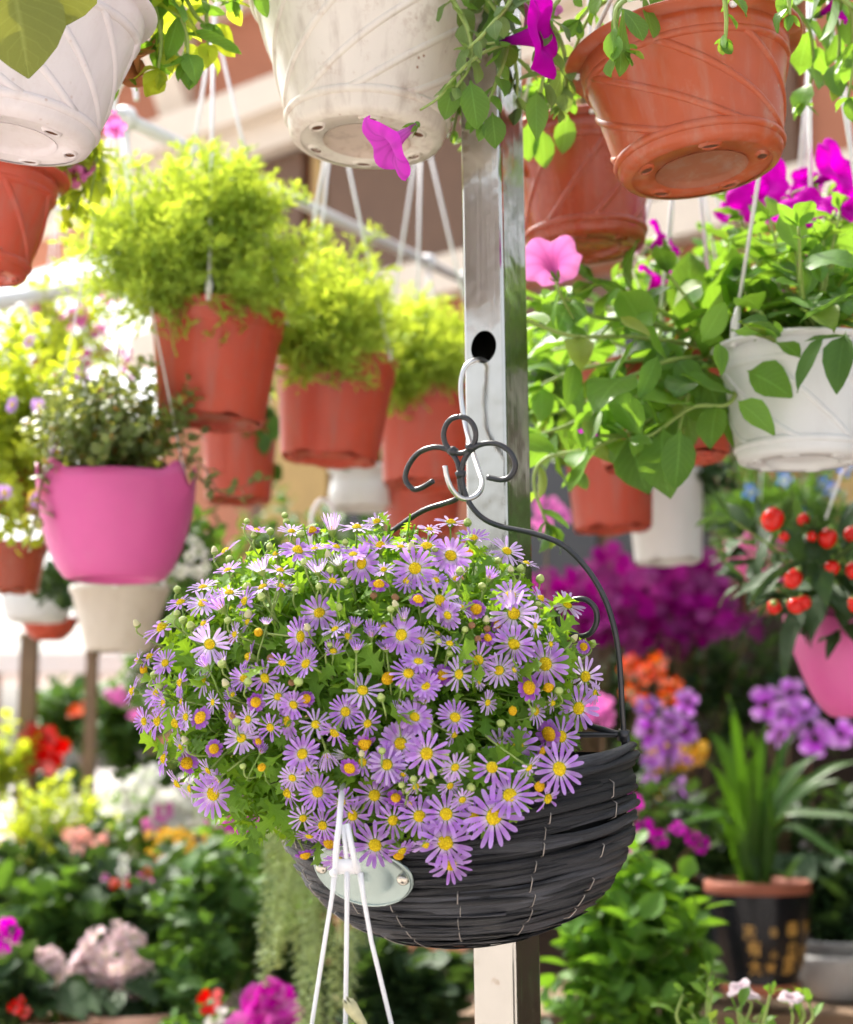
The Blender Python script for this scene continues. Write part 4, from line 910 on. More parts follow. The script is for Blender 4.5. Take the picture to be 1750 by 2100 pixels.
pts = [P(1060, 80, 1.37), P(985, 112, 1.345), P(935, 155, 1.34), P(900, 200, 1.335), P(862, 226, 1.33)]
stem_leaves(pl1, org, pts, L1, .02, .05, .0019, tip=0, droop=.4)
trumpet(pl1, org, P(792, 302, 1.3), RT * -.75 - UP * .6 - FW * .22, .03, 'petunia_lilac')
for (px, py, d, s, dd) in ((965, 165, 1.335, .04, (.15, -1)), (1100, 185, 1.37, .042, (0, -1)), (935, 160, 1.35, .036, (-.3, -1)), (1010, 230, 1.36, .03, (.1, -1))):
    inst('leaf', rnd.choice(PLEAF[L1b]), pl1, basis(P(px, py, d) - org, RT * dd[0] + UP * dd[1], (CAM - P(px, py, d)) + UP * .3, s))
org = pot_top(potO, .12); pl2 = thing('petunia_plant', 'petunia in the tilted terracotta pot with a magenta bloom seen from the side', 'plant', org, 'petunias in hanging pots')
for pts, sz, st in [([P(1330, -20, 1.35), P(1270, 10, 1.31), P(1262, 60, 1.3), P(1275, 100, 1.3)], .04, .024), ([P(1480, -60, 1.32), P(1485, -20, 1.27), P(1490, 40, 1.265), P(1488, 80, 1.27)], .024, .016),
                    ([P(1600, -60, 1.36), P(1615, -20, 1.31), P(1620, 30, 1.3)], .024, .02), ([P(1400, -60, 1.4), P(1200, -40, 1.38), P(1130, 20, 1.38), P(1090, 60, 1.39), P(1050, 90, 1.385)], .034, .022), ([P(1300, -30, 1.45), P(1220, 20, 1.48), P(1180, 100, 1.5), P(1165, 190, 1.5)], .036, .02),
                    ([P(1600, -60, 1.5), P(1680, -40, 1.52), P(1720, 60, 1.53), P(1715, 170, 1.53)], .042, .02), ([P(1620, -60, 1.5), P(1700, -60, 1.5), P(1745, 20, 1.5), P(1750, 120, 1.52)], .042, .02), ([P(1600, -20, 1.52), P(1660, 60, 1.56), P(1665, 150, 1.57), P(1650, 210, 1.57)], .04, .018), ([P(1450, -80, 1.38), P(1300, -60, 1.36), P(1240, -20, 1.36), P(1190, 40, 1.37)], .036, .02), ([P(1640, -40, 1.48), P(1730, 0, 1.46), P(1760, 60, 1.46), P(1740, 200, 1.48)], .04, .022)]:
    stem_leaves(pl2, org, pts, ('spat', 'leaf_petunia') if rnd.random() < .5 else L1b, sz, st, droop=.8, up=.1)
trumpet(pl2, org, P(1112, 72, 1.335), RT * .93 + UP * .05 - FW * .38, .035, 'petunia_mag', stalk=P(985, 128, 1.35))
trumpet(pl2, org, P(1095, 10, 1.42), RT * .2 + UP * .6 - FW * .3, .026, 'petunia_pink')
trumpet(pl2, org, P(1715, 10, 1.5), RT * .6 + UP * .3 - FW * .3, .02, 'petunia_mag')
inst('leaf', PLEAF['spat', 'leaf_petunia'][1], pl2, basis(P(1278, 20, 1.295) - org, -UP + RT * -.05, -FW, .052, .04))

# --- top left: two big drooping leaves + backlit plant
OLIVE = []
for i in range(2):
    mm = MB(); mm.add(*leaf_geo(1, .72, OVATE, .15 + .1 * i, .3, .1, .01, i)); OLIVE.append(mm.mesh('leaf', M['leaf_olive']))
org = pot_top(potL, .11); pl3 = thing('petunia_plant', 'backlit yellow green petunia in the pale white pot, two big leaves drooping in front', 'plant', org, 'petunias in hanging pots')
for (px, py, d, tx, ty, s, sx) in ((25, -60, 1.14, 58, 155, .075, .095), (100, -70, 1.16, 104, 62, .05, .1)):
    a_, b_ = P(px, py, d), P(tx, ty, d); inst('leaf', (lambda a: a)(OLIVE[0 if sx < .097 else 1]), pl3, basis(a_ - org, b_ - a_, -FW + RT * .2, (b_ - a_).length, sx * .9))
for pts, sz, st in [([P(200, -60, 1.36), P(280, -40, 1.4), P(330, 30, 1.42), P(325, 100, 1.42)], .044, .016), ([P(200, -30, 1.4), P(270, 20, 1.44), P(300, 80, 1.45), P(250, 120, 1.44)], .04, .018), ([P(220, -80, 1.36), P(350, -40, 1.4), P(400, 30, 1.42), P(420, 50, 1.42)], .042, .016), ([P(240, -60, 1.4), P(380, -60, 1.45), P(440, -10, 1.46), P(470, 10, 1.46)], .036, .02), ([P(180, 0, 1.42), P(230, 70, 1.44), P(225, 130, 1.44)], .036, .02), ([P(240, -60, 1.42), P(340, -20, 1.46), P(380, 80, 1.47), P(375, 120, 1.47)], .04, .018), ([P(200, -60, 1.36), P(300, -20, 1.39), P(330, 70, 1.4), P(325, 140, 1.4)], .05, .02), ([P(220, -60, 1.36), P(330, -40, 1.38), P(380, 60, 1.39), P(385, 125, 1.39)], .05, .02), ([P(180, 0, 1.4), P(215, 60, 1.41), P(225, 130, 1.41), P(222, 160, 1.41)], .045, .02), ([P(240, -60, 1.4), P(400, -30, 1.42), P(425, 50, 1.43), P(425, 100, 1.43)], .046, .02)]:
    stem_leaves(pl3, org, pts, ('petunia', 'leaf_lime') if rnd.random() < .5 else L1b, sz, st, droop=.7, up=.2)
m = MB()
for i in range(5): m.add(*leaf_geo(.035, .025, OVATE, .6, 1.5, .5), 0, basis(P(252 + i * 5, 90 + i * 6, 1.41) - org, rv(1) + Vector((0, 0, -.6)), rv(1), 1))
m.obj('withered_leaf', plain('withered_leaf', (.35, .12, .04), .8, 60), pl3)

# --- yellow green plant under it, left (in the red swirl pot)
org = pot_top(potL2, .1); pl4 = thing('petunia_plant', 'yellow green petunia with small pink blooms in the red swirl pot at the left edge', 'plant', org, 'petunias in hanging pots')
for i in range(15):
    pts = [org + rv(.02), P(60 + rnd.uniform(0, 60), 330 + rnd.uniform(-30, 20), 1.66), P(150 + rnd.uniform(-40, 50), 270 + rnd.uniform(-30, 80), 1.68), P(150 + rnd.uniform(-50, 70), 330 + rnd.uniform(0, 130), 1.7)]
    stem_leaves(pl4, org, pts, ('petunia', 'leaf_lime'), .03, .017, droop=.5)
for (px, py, r_) in ((218, 225, .012), (235, 260, .013), (150, 360, .014), (175, 345, .012)): trumpet(pl4, org, P(px, py, 1.68), rv(1) - FW * .6, r_, 'petunia_pink')
# --- brick pot plant
org = pot_top(potB, .12); pl5 = thing('petunia_plant', 'petunia growing in the shaded brick red pot', 'plant', org, 'petunias in hanging pots')
for i in range(8):
    a_ = rnd.uniform(2.2, 4.6); stem_leaves(pl5, org, arc(org + rv(.03), a_, rnd.uniform(.05, .1), .05, rnd.uniform(0, .05)), ('petunia', 'leaf_petunia'), .034, .022, droop=.6)
for (px, py) in ((1112, 265), (1165, 235), (1085, 250)): inst('leaf', PLEAF[L1b][0], pl5, basis(P(px, py, 1.64) - org, -UP + RT * rnd.uniform(-.3, .3), -FW, .04))

# --- big trailing petunia at right (red hidden pot)
org = pot_top(potH, .1); pl6 = thing('petunia_plant', 'wide trailing petunia with large green leaves hanging right of the post', 'plant', org, 'petunias in hanging pots')
LS = [([(1470, 720, 1.75), (1380, 700, 1.68), (1280, 690, 1.64), (1180, 690, 1.6), (1100, 665, 1.58), (1045, 635, 1.56), (1030, 600, 1.56)], .046, .024), ([(1450, 700, 1.75), (1330, 660, 1.7), (1220, 650, 1.66), (1160, 610, 1.64)], .046, .022), ([(1480, 740, 1.7), (1510, 790, 1.62), (1490, 830, 1.6), (1420, 835, 1.6), (1340, 890, 1.6), (1290, 900, 1.6)], .048, .024),
      ([(1450, 760, 1.72), (1390, 820, 1.66), (1320, 870, 1.64), (1210, 920, 1.62), (1120, 940, 1.62), (1095, 990, 1.62), (1120, 1070, 1.62)], .04, .022), ([(1440, 740, 1.75), (1330, 780, 1.7), (1240, 830, 1.68), (1170, 870, 1.66), (1110, 890, 1.66)], .044, .022), ([(1450, 690, 1.75), (1360, 640, 1.72), (1290, 600, 1.7), (1220, 580, 1.7)], .044, .022), ([(1480, 720, 1.72), (1430, 770, 1.64), (1400, 850, 1.62), (1390, 900, 1.62)], .056, .03), ([(1440, 740, 1.78), (1300, 740, 1.76), (1180, 760, 1.75), (1110, 790, 1.75)], .046, .02),
      ([(1480, 700, 1.74), (1440, 650, 1.7), (1400, 600, 1.7), (1370, 560, 1.7)], .046, .022), ([(1430, 720, 1.8), (1330, 720, 1.82), (1230, 700, 1.84), (1130, 720, 1.86)], .046, .018), ([(1460, 730, 1.7), (1370, 740, 1.62), (1300, 770, 1.6), (1260, 790, 1.59), (1215, 850, 1.6)], .046, .026), ([(1440, 740, 1.8), (1330, 790, 1.8), (1220, 820, 1.8), (1130, 850, 1.8)], .046, .02), ([(1480, 700, 1.75), (1530, 650, 1.66), (1560, 640, 1.6), (1590, 700, 1.56)], .052, .03), ([(1430, 700, 1.8), (1300, 650, 1.8), (1190, 620, 1.82), (1110, 620, 1.84)], .046, .02), ([(1440, 760, 1.75), (1300, 840, 1.72), (1230, 890, 1.7), (1190, 960, 1.7)], .046, .024)]
for pts, sz, st in LS: stem_leaves(pl6, org, [P(*q) for q in pts], L1b, sz * 1.5, st * 1.2, .0028, droop=.45, up=.5)
for (px, py, d, tx, ty, s) in ((1395, 880, 1.56, 1392, 1000, 1), (1310, 895, 1.58, 1300, 945, 1), (1530, 760, 1.56, 1630, 800, 1.2), (1475, 700, 1.55, 1478, 775, .8), (1510, 820, 1.55, 1595, 880, .8), (1060, 645, 1.54, 975, 685, .8), (1270, 650, 1.58, 1335, 690, .8), (1440, 700, 1.58, 1490, 620, 1), (1180, 740, 1.6, 1165, 830, .7), (1350, 730, 1.58, 1310, 820, .8), (1290, 900, 1.56, 1345, 915, 1)):
    a_, b_ = P(px, py, d), P(tx, ty, d - .02); inst('leaf', rnd.choice(PLEAF[L1b]), pl6, basis(a_ - org, b_ - a_, -FW + UP * .5 + rv(.2), (b_ - a_).length, (b_ - a_).length * s))
trumpet(pl6, org, P(1130, 535, 1.56), UP * .6 + FW * .62 - RT * .1, .03, 'petunia_pink', stalk=P(1180, 660, 1.62))
trumpet(pl6, org, P(1205, 888, 1.59), UP * -1 + RT * -.3 - FW * .1, .011, 'petunia_lilac', stalk=P(1250, 790, 1.6))
for (px, py, f) in ((1362, 487, (.6, .5)), (1350, 570, (.3, .5)), (1395, 565, (.4, .8))): trumpet(pl6, org, P(px, py, 1.86), RT * f[0] + UP * f[1] - FW * .1, .026, 'petunia_mag', stalk=P(1330, 640, 1.8))
# --- white pot plant at right
org = pot_top(potR, .115); pl7 = thing('petunia_plant', 'bushy petunia with long green leaves and magenta blooms in the right white pot', 'plant', org, 'petunias in hanging pots')
for i in range(20):
    px = rnd.uniform(1500, 1790); py = rnd.uniform(400, 620); d = rnd.uniform(1.5, 1.85)
    stem_leaves(pl7, org, [org + rv(.03), P((px + 1660) / 2, (py + 700) / 2 + 30, (d + 1.62) / 2), P(px, py, d)], ('spat', 'leaf_petunia') if rnd.random() < .5 else ('petunia', 'leaf_petunia'), .056, .021, droop=.3, up=.5, first=.25)
for (px, py, d, tx, ty, s) in ((1650, 700, 1.54, 1735, 690, .5), (1735, 680, 1.52, 1708, 785, .55), (1600, 690, 1.53, 1540, 640, .6), (1640, 660, 1.53, 1740, 610, .5), (1690, 690, 1.52, 1625, 770, .4)):
    a_, b_ = P(px, py, d), P(tx, ty, d - .02); inst('leaf', rnd.choice(PLEAF['petunia', 'leaf_mid']), pl7, basis(a_ - org, b_ - a_, -FW * .5 + UP * .9 + rv(.2), (b_ - a_).length * 1.1, (b_ - a_).length * s * 1.6))
for (px, py, d, r_, f) in ((1555, 385, 1.72, .036, (-.5, .1)), (1655, 425, 1.66, .03, (-.2, .6)), (1720, 345, 1.68, .034, (.5, .3)), (1740, 420, 1.8, .025, (.3, .3)), (1640, 520, 1.8, .022, (0, .4)), (1560, 420, 1.85, .025, (.2, .2)), (1655, 380, 1.9, .02, (-.3, .4)), (1500, 430, 1.9, .02, (-.3, .4)), (1590, 600, 1.75, .02, (.2, .3))):
    trumpet(pl7, org, P(px, py, d), RT * f[0] + UP * f[1] - FW * .55, r_, 'petunia_mag', stalk=P(px + 25, py + 130, d + .02))
for (px, py, d) in ((1648, 365, 1.86), (1662, 395, 1.88), (1620, 415, 1.88)): trumpet(pl7, org, P(px, py, d), -FW + UP * .3, .014, 'petunia_mag')
# extra straps crossing at right belong to pots above the picture: a hanging pot over the right corner
potX = hang_pot('white strapped pot hung high behind the right leaves', 1745, 720, 1.95, 'red_pot', .07, .055, .1, 'nursery', hang=(1690, -220, 1.95), angs=(.4, 2.5, 3.6, 4.7))
potY = hang_pot('red pot with a white strap deep behind the magenta blooms', 1470, 800, 2.1, 'red_pot', .06, .05, .1, 'nursery', hang=(1400, 150, 2.1), angs=(3.0, .6, 4.7))
# --- bottom right petunia
pot_b = hang_pot('small hanging pot just below the lower right picture edge', 1530, 2380, 1.72, 'red_pot', .07, .055, .1, 'nursery', group='hanging plant pots', hang=None)
org = pot_top(pot_b, .1); pl8 = thing('petunia_plant', 'light green petunia shoots with pale pink half open blooms at the lower right', 'plant', org, 'petunias in hanging pots')
for (tx, ty, d) in ((1400, 2040, 1.66), (1455, 2000, 1.68), (1460, 2030, 1.62), (1580, 2040, 1.66), (1510, 2070, 1.62), (1640, 2050, 1.7), (1660, 2060, 1.66), (1420, 2080, 1.7), (1560, 2080, 1.72)):
    stem_leaves(pl8, org, [org + rv(.02), P((tx + 1520) / 2, 2150, d + .02), P(tx + rnd.uniform(-15, 15), 2095, d), P(tx, ty, d)], ('spat', 'leaf_petunia'), .03, .022, droop=.0, up=.7, first=.55)
for (px, py, f) in ((1535, 2035, (.4, .9)), (1622, 2045, (-.1, 1)), (1515, 2025, (-.5, .8))): trumpet(pl8, org, P(px, py, 1.66), RT * f[0] + UP * f[1] - FW * .1, .014, 'petunia_blush', stalk=P(px - 10, 2150, 1.68))

# --- hanger of a pot below the frame, in front of the basket
lowH = thing('hanging_pot', 'pot below the frame whose white three strand hanger passes in front of the basket plate', 'pot', P(718, 2420, 1.12), 'hanging plant pots')
pot_parts(lowH, M['white_pot_clean'], .05, .04, .09, 'nursery')
org = P(718, 2420, 1.12); dh = 1.115; m = MB()
m.add(*tube(smooth_path([P(688, 1792, dh) - org, P(690, 1740, dh) - org, P(696, 1690, dh + .005) - org, P(700, 1640, dh + .03) - org, P(705, 1600, dh + .08) - org], 5), .0021, 6))
m.add(*tube([P(733, 1790, dh) - org, P(722, 1740, dh) - org, P(712, 1690, dh + .006) - org], .0021, 6)); m.add(*tube([P(713, 1785, dh + .001) - org, P(709, 1740, dh + .001) - org, P(703, 1692, dh + .006) - org], .0017, 6))
bx = [P(686, 1762, dh) - org, P(736, 1762, dh) - org, P(742, 1792, dh) - org, P(684, 1792, dh) - org]; m.add([tuple(v + FW * .001) for v in bx] + [tuple(v - FW * .001) for v in bx], [(0, 1, 2, 3), (7, 6, 5, 4), (0, 4, 5, 1), (1, 5, 6, 2), (2, 6, 7, 3), (3, 7, 4, 0)])
m.add(*blob(.0028, .0028, .0028), None, 0, Matrix.Translation(P(684, 1790, dh - .002) - org))
hh = m.obj('hanger', M['strap'], lowH)
for pts in ([(687, 1790), (681, 1840), (668, 1920), (640, 2100), (592, 2400)], [(712, 1788), (712, 1850), (711, 1950), (709, 2100), (708, 2400)], [(739, 1790), (746, 1840), (762, 1930), (803, 2100), (868, 2400)]):
    m = MB(); m.add(*tube([P(x, y, dh) - org for x, y in pts], [.0021] + [.0016] * (len(pts) - 1), 6)); m.obj('strap', M['strap'], hh)
pl9 = thing('petunia_plant', 'single closed petunia bud rising at the bottom between the white strands', 'plant', P(718, 2330, 1.12), 'petunias in hanging pots')
org = P(718, 2330, 1.12); stem_leaves(pl9, org, [org, P(735, 2200, 1.11), P(740, 2130, 1.1)], L1b, .03, .02, first=.3, tip=2)
m = MB(); m.add(*lathe([(.0012, 0), (.003, .004), (.0036, .01), (.0045, .018), (.0042, .021), (.002, .023)], 12, lambda r_, z, t, i: (r_ * (1 + .15 * math.cos(5 * t)), z + (.003 * math.cos(5 * t) if i > 3 else 0))), 0, zbasis(P(752, 2112, 1.1) - org, P(722, 2068, 1.1) - P(752, 2112, 1.1))); m.obj('bud', M['bud_cream'], pl9)
# ================================================================= FEATHERY PLANTS
def frond_mesh(i, mat, L=1., nb=16, nn=6, nl=.16):
    rg = random.Random(700 + i); m = MB(); pts = [Vector((0, 0, 0))]; d = Vector((0, 1, .15))
    for k in range(8): d = (d + Vector((rg.uniform(-.16, .16), 0, rg.uniform(-.2, .06)))).normalized(); pts.append(pts[-1] + d * L / 8)
    m.add(*tube(pts, [.008 - .0006 * k for k in range(9)], 4, False))
    for b in range(nb):
        f = .12 + .88 * b / nb; q = f * 8; i0 = min(7, int(q)); p = pts[i0].lerp(pts[i0 + 1], q - i0); a_ = b * 2.4 + rg.uniform(-.4, .4); T = (pts[i0 + 1] - pts[i0]).normalized()
        bd = (Vector((math.cos(a_), .7, math.sin(a_) * .8))).normalized(); bl = .26 * (1.15 - f * .7) * rg.uniform(.7, 1.2); e = p + bd * bl
        m.add(*tube([p, e], .0035, 3, False))
        for k in range(nn):
            c = p.lerp(e, (k + 1) / nn); dd = (bd + Vector((rg.uniform(-1, 1), rg.uniform(-.4, 1), rg.uniform(-1, 1)))).normalized(); l = nl * rg.uniform(.5, 1.1); x = dd.cross(Vector((rg.uniform(-1, 1), rg.uniform(-1, 1), 1))).normalized() * l * .13
            m.add([c, c + dd * l * .5 + x, c + dd * l, c + dd * l * .5 - x], [(0, 1, 2, 3)], [(.5, 0), (1, .5), (.5, 1), (0, .5)])
    return m.mesh('frond', mat)
FR = [frond_mesh(i, M['leaf_fern'], nb=18, nn=8, nl=.115) for i in range(6)]
FRG = [frond_mesh(20 + i, M['leaf_mid'], nb=12, nn=5, nl=.2) for i in range(4)]
def feathery(name, label, org, c, rx, ry, rz, n, meshes, s=.12, cat='plant', group=None, lobes=None):
    """fronds fan from org and fill the ellipsoid (c, r)"""
    o = thing(name, label, cat, org, group)
    for i in range(n):
        v = Vector((rnd.gauss(0, 1), rnd.gauss(0, 1), rnd.gauss(0, 1))).normalized(); k = rnd.uniform(.25, .95) if rnd.random() < .8 else rnd.uniform(.95, 1.2)
        cc, sx_ = rnd.choice(lobes) if lobes and rnd.random() < .35 else (c, 1); tip = cc + Vector((v.x * rx, v.y * ry, v.z * rz)) * k * sx_
        d = (tip - org).normalized() * .5 + v * .45 + Vector((0, 0, .25)) + rv(.25); d.normalize(); sz = s * rnd.uniform(.7, 1.15)
        inst('frond', rnd.choice(meshes), o, basis(tip - d * sz * .75 - org, d, Vector((0, 0, 1)) + rv(.4), sz))
    m = MB()
    for i in range(14):
        v = rv(1).normalized(); tip = c + Vector((v.x * rx, v.y * ry, v.z * rz)) * .6 - org; m.add(*tube(smooth_path([Vector((rnd.uniform(-.03, .03), rnd.uniform(-.03, .03), -.02)), tip * .5 + Vector((0, 0, .02)), tip], 3), .0014, 4, False))
    q = m.obj('stems', M['stem_pale'], o); return o
fg = 'feathery plants in the red pots'
feathery('feathery_plant', 'widest fine leaved yellow green plant over the leftmost red pot', pot_top(potA, .13), P(395, 490, 2.05), W(240, 2.05), .13, W(155, 2.05), 250, FR, .125, group=fg, lobes=[(P(240, 500, 2.02), .45), (P(530, 560, 1.98), .35), (P(330, 560, 1.98), .3), (P(480, 400, 2.05), .35)])
feathery('feathery_plant', 'fine leaved green plant drooping over the middle red pot', pot_top(potBq, .13), P(655, 640, 2.22), W(140, 2.25), .13, W(140, 2.25), 170, FR, .125, group=fg, lobes=[(P(690, 710, 2.16), .45), (P(570, 650, 2.2), .4), (P(730, 640, 2.25), .4)])
feathery('feathery_plant', 'fine leaved green plant against the post over the rightmost red pot', pot_top(potC, .135), P(845, 725, 2.53), W(130, 2.55), .13, W(118, 2.55), 150, FR, .13, group=fg, lobes=[(P(900, 720, 2.46), .45), (P(800, 760, 2.46), .4), (P(880, 680, 2.55), .4)])
feathery('feathery_plant', 'dark green ferny plant with tiny blue flowers under the right white pot', P(1600, 1060, 2.95), P(1600, 1030, 2.95), W(175, 2.95), .14, W(90, 2.95), 90, FRG, .15)
bf = bpy.data.objects['feathery_plant.003']; bl = flower_mesh(900, 5, M['flower_blue'], .5, .2, .1, .8)
for (px, py) in ((1608, 985), (1690, 995), (1705, 1005), (1645, 1060), (1540, 1010), (1735, 960)):
    inst('flower', bl, bf, zbasis(P(px, py, 2.82) - P(1600, 1060, 2.95), -FW + rv(.4), .016, 0))
pq = hang_pot('shallow grey bowl under the blue flowered fern', 1600, 1125, 2.98, 'grey_pot', .07, .05, .07, 'bowl', hang=(1600, 700, 2.98))

# ================================================================= LEAFY SPRIGS FOR BUSHES
def sprig_mesh(i, rows, wd, mat, n=9, size=.3, lean=.6, stem='stem'):
    rg = random.Random(1500 + i); m = MB(); pts = [Vector((0, 0, 0))]; d = Vector((0, 1, 0))
    for k in range(6): d = (d + Vector((rg.uniform(-.2, .2), 0, rg.uniform(-.2, .2)))).normalized(); pts.append(pts[-1] + d / 6)
    m.add(*tube(pts, [.014 - .0015 * k for k in range(7)], 5, False), 1)
    for k in range(n):
        f = .15 + .85 * k / (n - 1) if n > 1 else 1; q = f * 5.99; i0 = int(q); p = pts[i0].lerp(pts[i0 + 1], q - i0); a_ = k * 2.4 + rg.uniform(-.3, .3)
        dd = Vector((math.cos(a_) * lean * 1.4, .6 + .4 * f, math.sin(a_) * lean * 1.4)).normalized(); l = size * rg.uniform(.7, 1.15)
        m.add(*leaf_geo(l, l * wd * rg.uniform(.85, 1.15), rows, rg.uniform(.1, .4), rg.uniform(.1, .9), rg.uniform(-.3, .3)), 0, basis(p, dd, Vector((0, 1, .2)) + Vector((rg.uniform(-.4, .4), 0, rg.uniform(-.4, .4))), 1))
    return m.mesh('sprig', [mat, M[stem]])
SPR = {}
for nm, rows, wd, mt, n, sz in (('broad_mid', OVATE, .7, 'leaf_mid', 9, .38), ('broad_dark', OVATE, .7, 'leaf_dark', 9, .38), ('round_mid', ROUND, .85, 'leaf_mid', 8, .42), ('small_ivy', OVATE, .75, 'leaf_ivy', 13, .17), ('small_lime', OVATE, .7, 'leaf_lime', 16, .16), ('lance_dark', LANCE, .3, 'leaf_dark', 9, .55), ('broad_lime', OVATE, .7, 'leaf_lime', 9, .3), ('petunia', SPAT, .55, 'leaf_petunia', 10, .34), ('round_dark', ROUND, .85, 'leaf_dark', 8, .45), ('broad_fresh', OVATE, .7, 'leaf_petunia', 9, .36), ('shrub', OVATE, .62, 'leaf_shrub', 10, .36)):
    SPR[nm] = [sprig_mesh(len(SPR) * 10 + i, rows, wd, M[mt], n, sz) for i in range(4)]
def sprigs(o, org, c, r3, n, key, s, upw=.5, lo=.3):
    for i in range(n):
        v = Vector((rnd.gauss(0, 1), rnd.gauss(0, 1), rnd.gauss(0, 1))).normalized(); tip = c + Vector((v.x * r3[0], v.y * r3[1], v.z * r3[2])) * rnd.uniform(lo, 1)
        d = ((tip - org).normalized() * .5 + v * .5 + Vector((0, 0, upw)) + rv(.25)).normalized(); sz = s * rnd.uniform(.75, 1.2)
        inst('sprig', rnd.choice(SPR[key]), o, basis(tip - d * sz * .8 - org, d, Vector((rnd.uniform(-1, 1), rnd.uniform(-1, 1), .4)), sz))
FM = {}
for nm, n, mt, wd, L, up, curl in (('wine', 5, 'flower_wine', .7, .85, .1, .3), ('purple', 5, 'flower_purple', .75, .85, .1, .3), ('orange', 6, 'flower_orange', .5, .85, .5, .5), ('yellow', 8, 'flower_yellow', .45, .8, .4, .3), ('red', 6, 'flower_red', .6, .8, .4, .4), ('coral', 6, 'flower_coral', .6, .8, .4, .4), ('white', 5, 'petunia_white', .8, .85, .2, .3), ('magenta', 5, 'petunia_mag', .8, .85, .2, .3), ('pink', 5, 'petunia_pink', .7, .85, .2, .3), ('violet', 12, 'petal', .3, .8, .1, .1)):
    FM[nm] = [flower_mesh(1000 + i, n, M[mt], wd, curl, up + .1 * i, L, lj=.15) for i in range(3)]
def blooms(o, org, pts, key, rad, face=None):
    for p in pts: inst('flower', rnd.choice(FM[key]), o, zbasis(p - org, (face or -FW) + UP * .3 + rv(.6), rad * rnd.uniform(.8, 1.15), rnd.uniform(0, 6.28)))
def scatter(px0, px1, py0, py1, d0, d1, n): return [P(rnd.uniform(px0, px1), rnd.uniform(py0, py1), rnd.uniform(d0, d1)) for _ in range(n)]
def potted(name, label, px, d, zb, potmat, Rt, H, key, n, s, c=None, r3=(.1, .09, .1), fl=(), group='potted plants on the benches', cat='plant', style='nursery', lo=.3):
    """one potted plant on a bench; zb = bench top"""
    b = xz(px, d, zb); org = b + Vector((0, 0, H * .92)); o = thing(name, label, cat, b, group)
    pot_parts(o, M[potmat], Rt, Rt * .78, H, style, holes=0, n=28)
    c = org + Vector((0, 0, r3[2] * .8)) if c is None else c
    sprigs_off(o, b, org, c, r3, n, key, s, lo)
    for key2, rad, pts in fl: blooms(o, b, pts, key2, rad)
    return o
def sprigs_off(o, base_, org, c, r3, n, key, s, lo):
    for i in range(n):
        v = Vector((rnd.gauss(0, 1), rnd.gauss(0, 1), rnd.gauss(0, 1))).normalized(); tip = c + Vector((v.x * r3[0], v.y * r3[1], v.z * r3[2])) * rnd.uniform(lo, 1)
        d = ((tip - org).normalized() * .5 + v * .5 + Vector((0, 0, .45)) + rv(.25)).normalized(); sz = s * rnd.uniform(.75, 1.2)
        inst('sprig', rnd.choice(SPR[key]), o, basis(tip - d * sz * .8 - base_, d, Vector((rnd.uniform(-1, 1), rnd.uniform(-1, 1), .4)), sz))
Z1, Z2, Z3 = .662, .852, 1.002
# --- left benches
b1 = 2.65; b2 = 3.3; b3 = 3.95
potted('leafy_plant', 'broad leaved green plant at the left edge above the red pot', 20, 2.85, Z1, 'red_pot', .07, .12, 'round_dark', 26, .11, r3=(.1, .08, .11))
potted('leafy_plant', 'dark heart leaved plant behind the small hydrangea head', 110, 2.95, Z1, 'red_pot', .06, .12, 'round_mid', 26, .11, P(110, 1880, 2.9), (.09, .08, .09))
potted('leafy_plant', 'dark green plant right behind the large hydrangea', 330, 2.85, Z1, 'grey_pot', .07, .12, 'broad_dark', 30, .12, P(330, 1900, 2.9), (.1, .08, .1))
potted('leafy_plant', 'bright green plant with drooping leaves left of the trailing sedum', 450, 2.75, Z1, 'cream_pot', .07, .12, 'broad_mid', 44, .12, P(450, 1880, 2.75), (.1, .08, .14))
potted('leafy_plant', 'mid green plant between bright green leaves and hydrangea', 380, 2.6, Z1, 'cream_pot', .06, .1, 'broad_mid', 30, .1, P(400, 2010, 2.62), (.08, .06, .08))
potted('leafy_plant', 'dark leafy plant beneath the black basket', 800, 2.8, Z1, 'grey_pot', .08, .12, 'round_dark', 34, .12, P(820, 2040, 2.8), (.14, .08, .08))
potted('leafy_plant', 'green plant below the sedum strands', 620, 2.9, Z1, 'grey_pot', .08, .12, 'broad_dark', 34, .12, P(620, 1960, 2.9), (.12, .08, .12))
potted('coral_begonia', 'coral pink flowered plant in a dark gap on the left', 190, 3.2, Z2, 'grey_pot', .06, .1, 'broad_dark', 24, .1, P(200, 1790, 3.2), (.1, .08, .08), [('coral', .014, scatter(140, 225, 1690, 1780, 3.06, 3.12, 10))])
potted('sedum_mound', 'chartreuse mound of tiny leaves on the left', 110, 3.3, Z2, 'cream_pot', .09, .12, 'small_lime', 120, .09, P(115, 1700, 3.3), (.115, .1, .1), lo=.5)
potted('white_petunia', 'white petunias blooming beside the chartreuse mound', 320, 3.5, Z2, 'cream_pot', .08, .12, 'petunia', 36, .11, P(320, 1680, 3.5), (.13, .08, .09), [('white', .034, scatter(220, 440, 1590, 1680, 3.38, 3.45, 17)), ('pink', .02, scatter(240, 380, 1650, 1700, 3.36, 3.4, 3))])
potted('orange_flowers', 'small plant of orange and yellow flowers on the left', 360, 3.25, Z2, 'grey_pot', .06, .1, 'broad_mid', 24, .1, P(360, 1790, 3.25), (.1, .07, .06), [('yellow', .01, scatter(300, 440, 1700, 1755, 3.11, 3.17, 24)), ('orange', .009, scatter(310, 350, 1735, 1760, 3.1, 3.12, 4))])
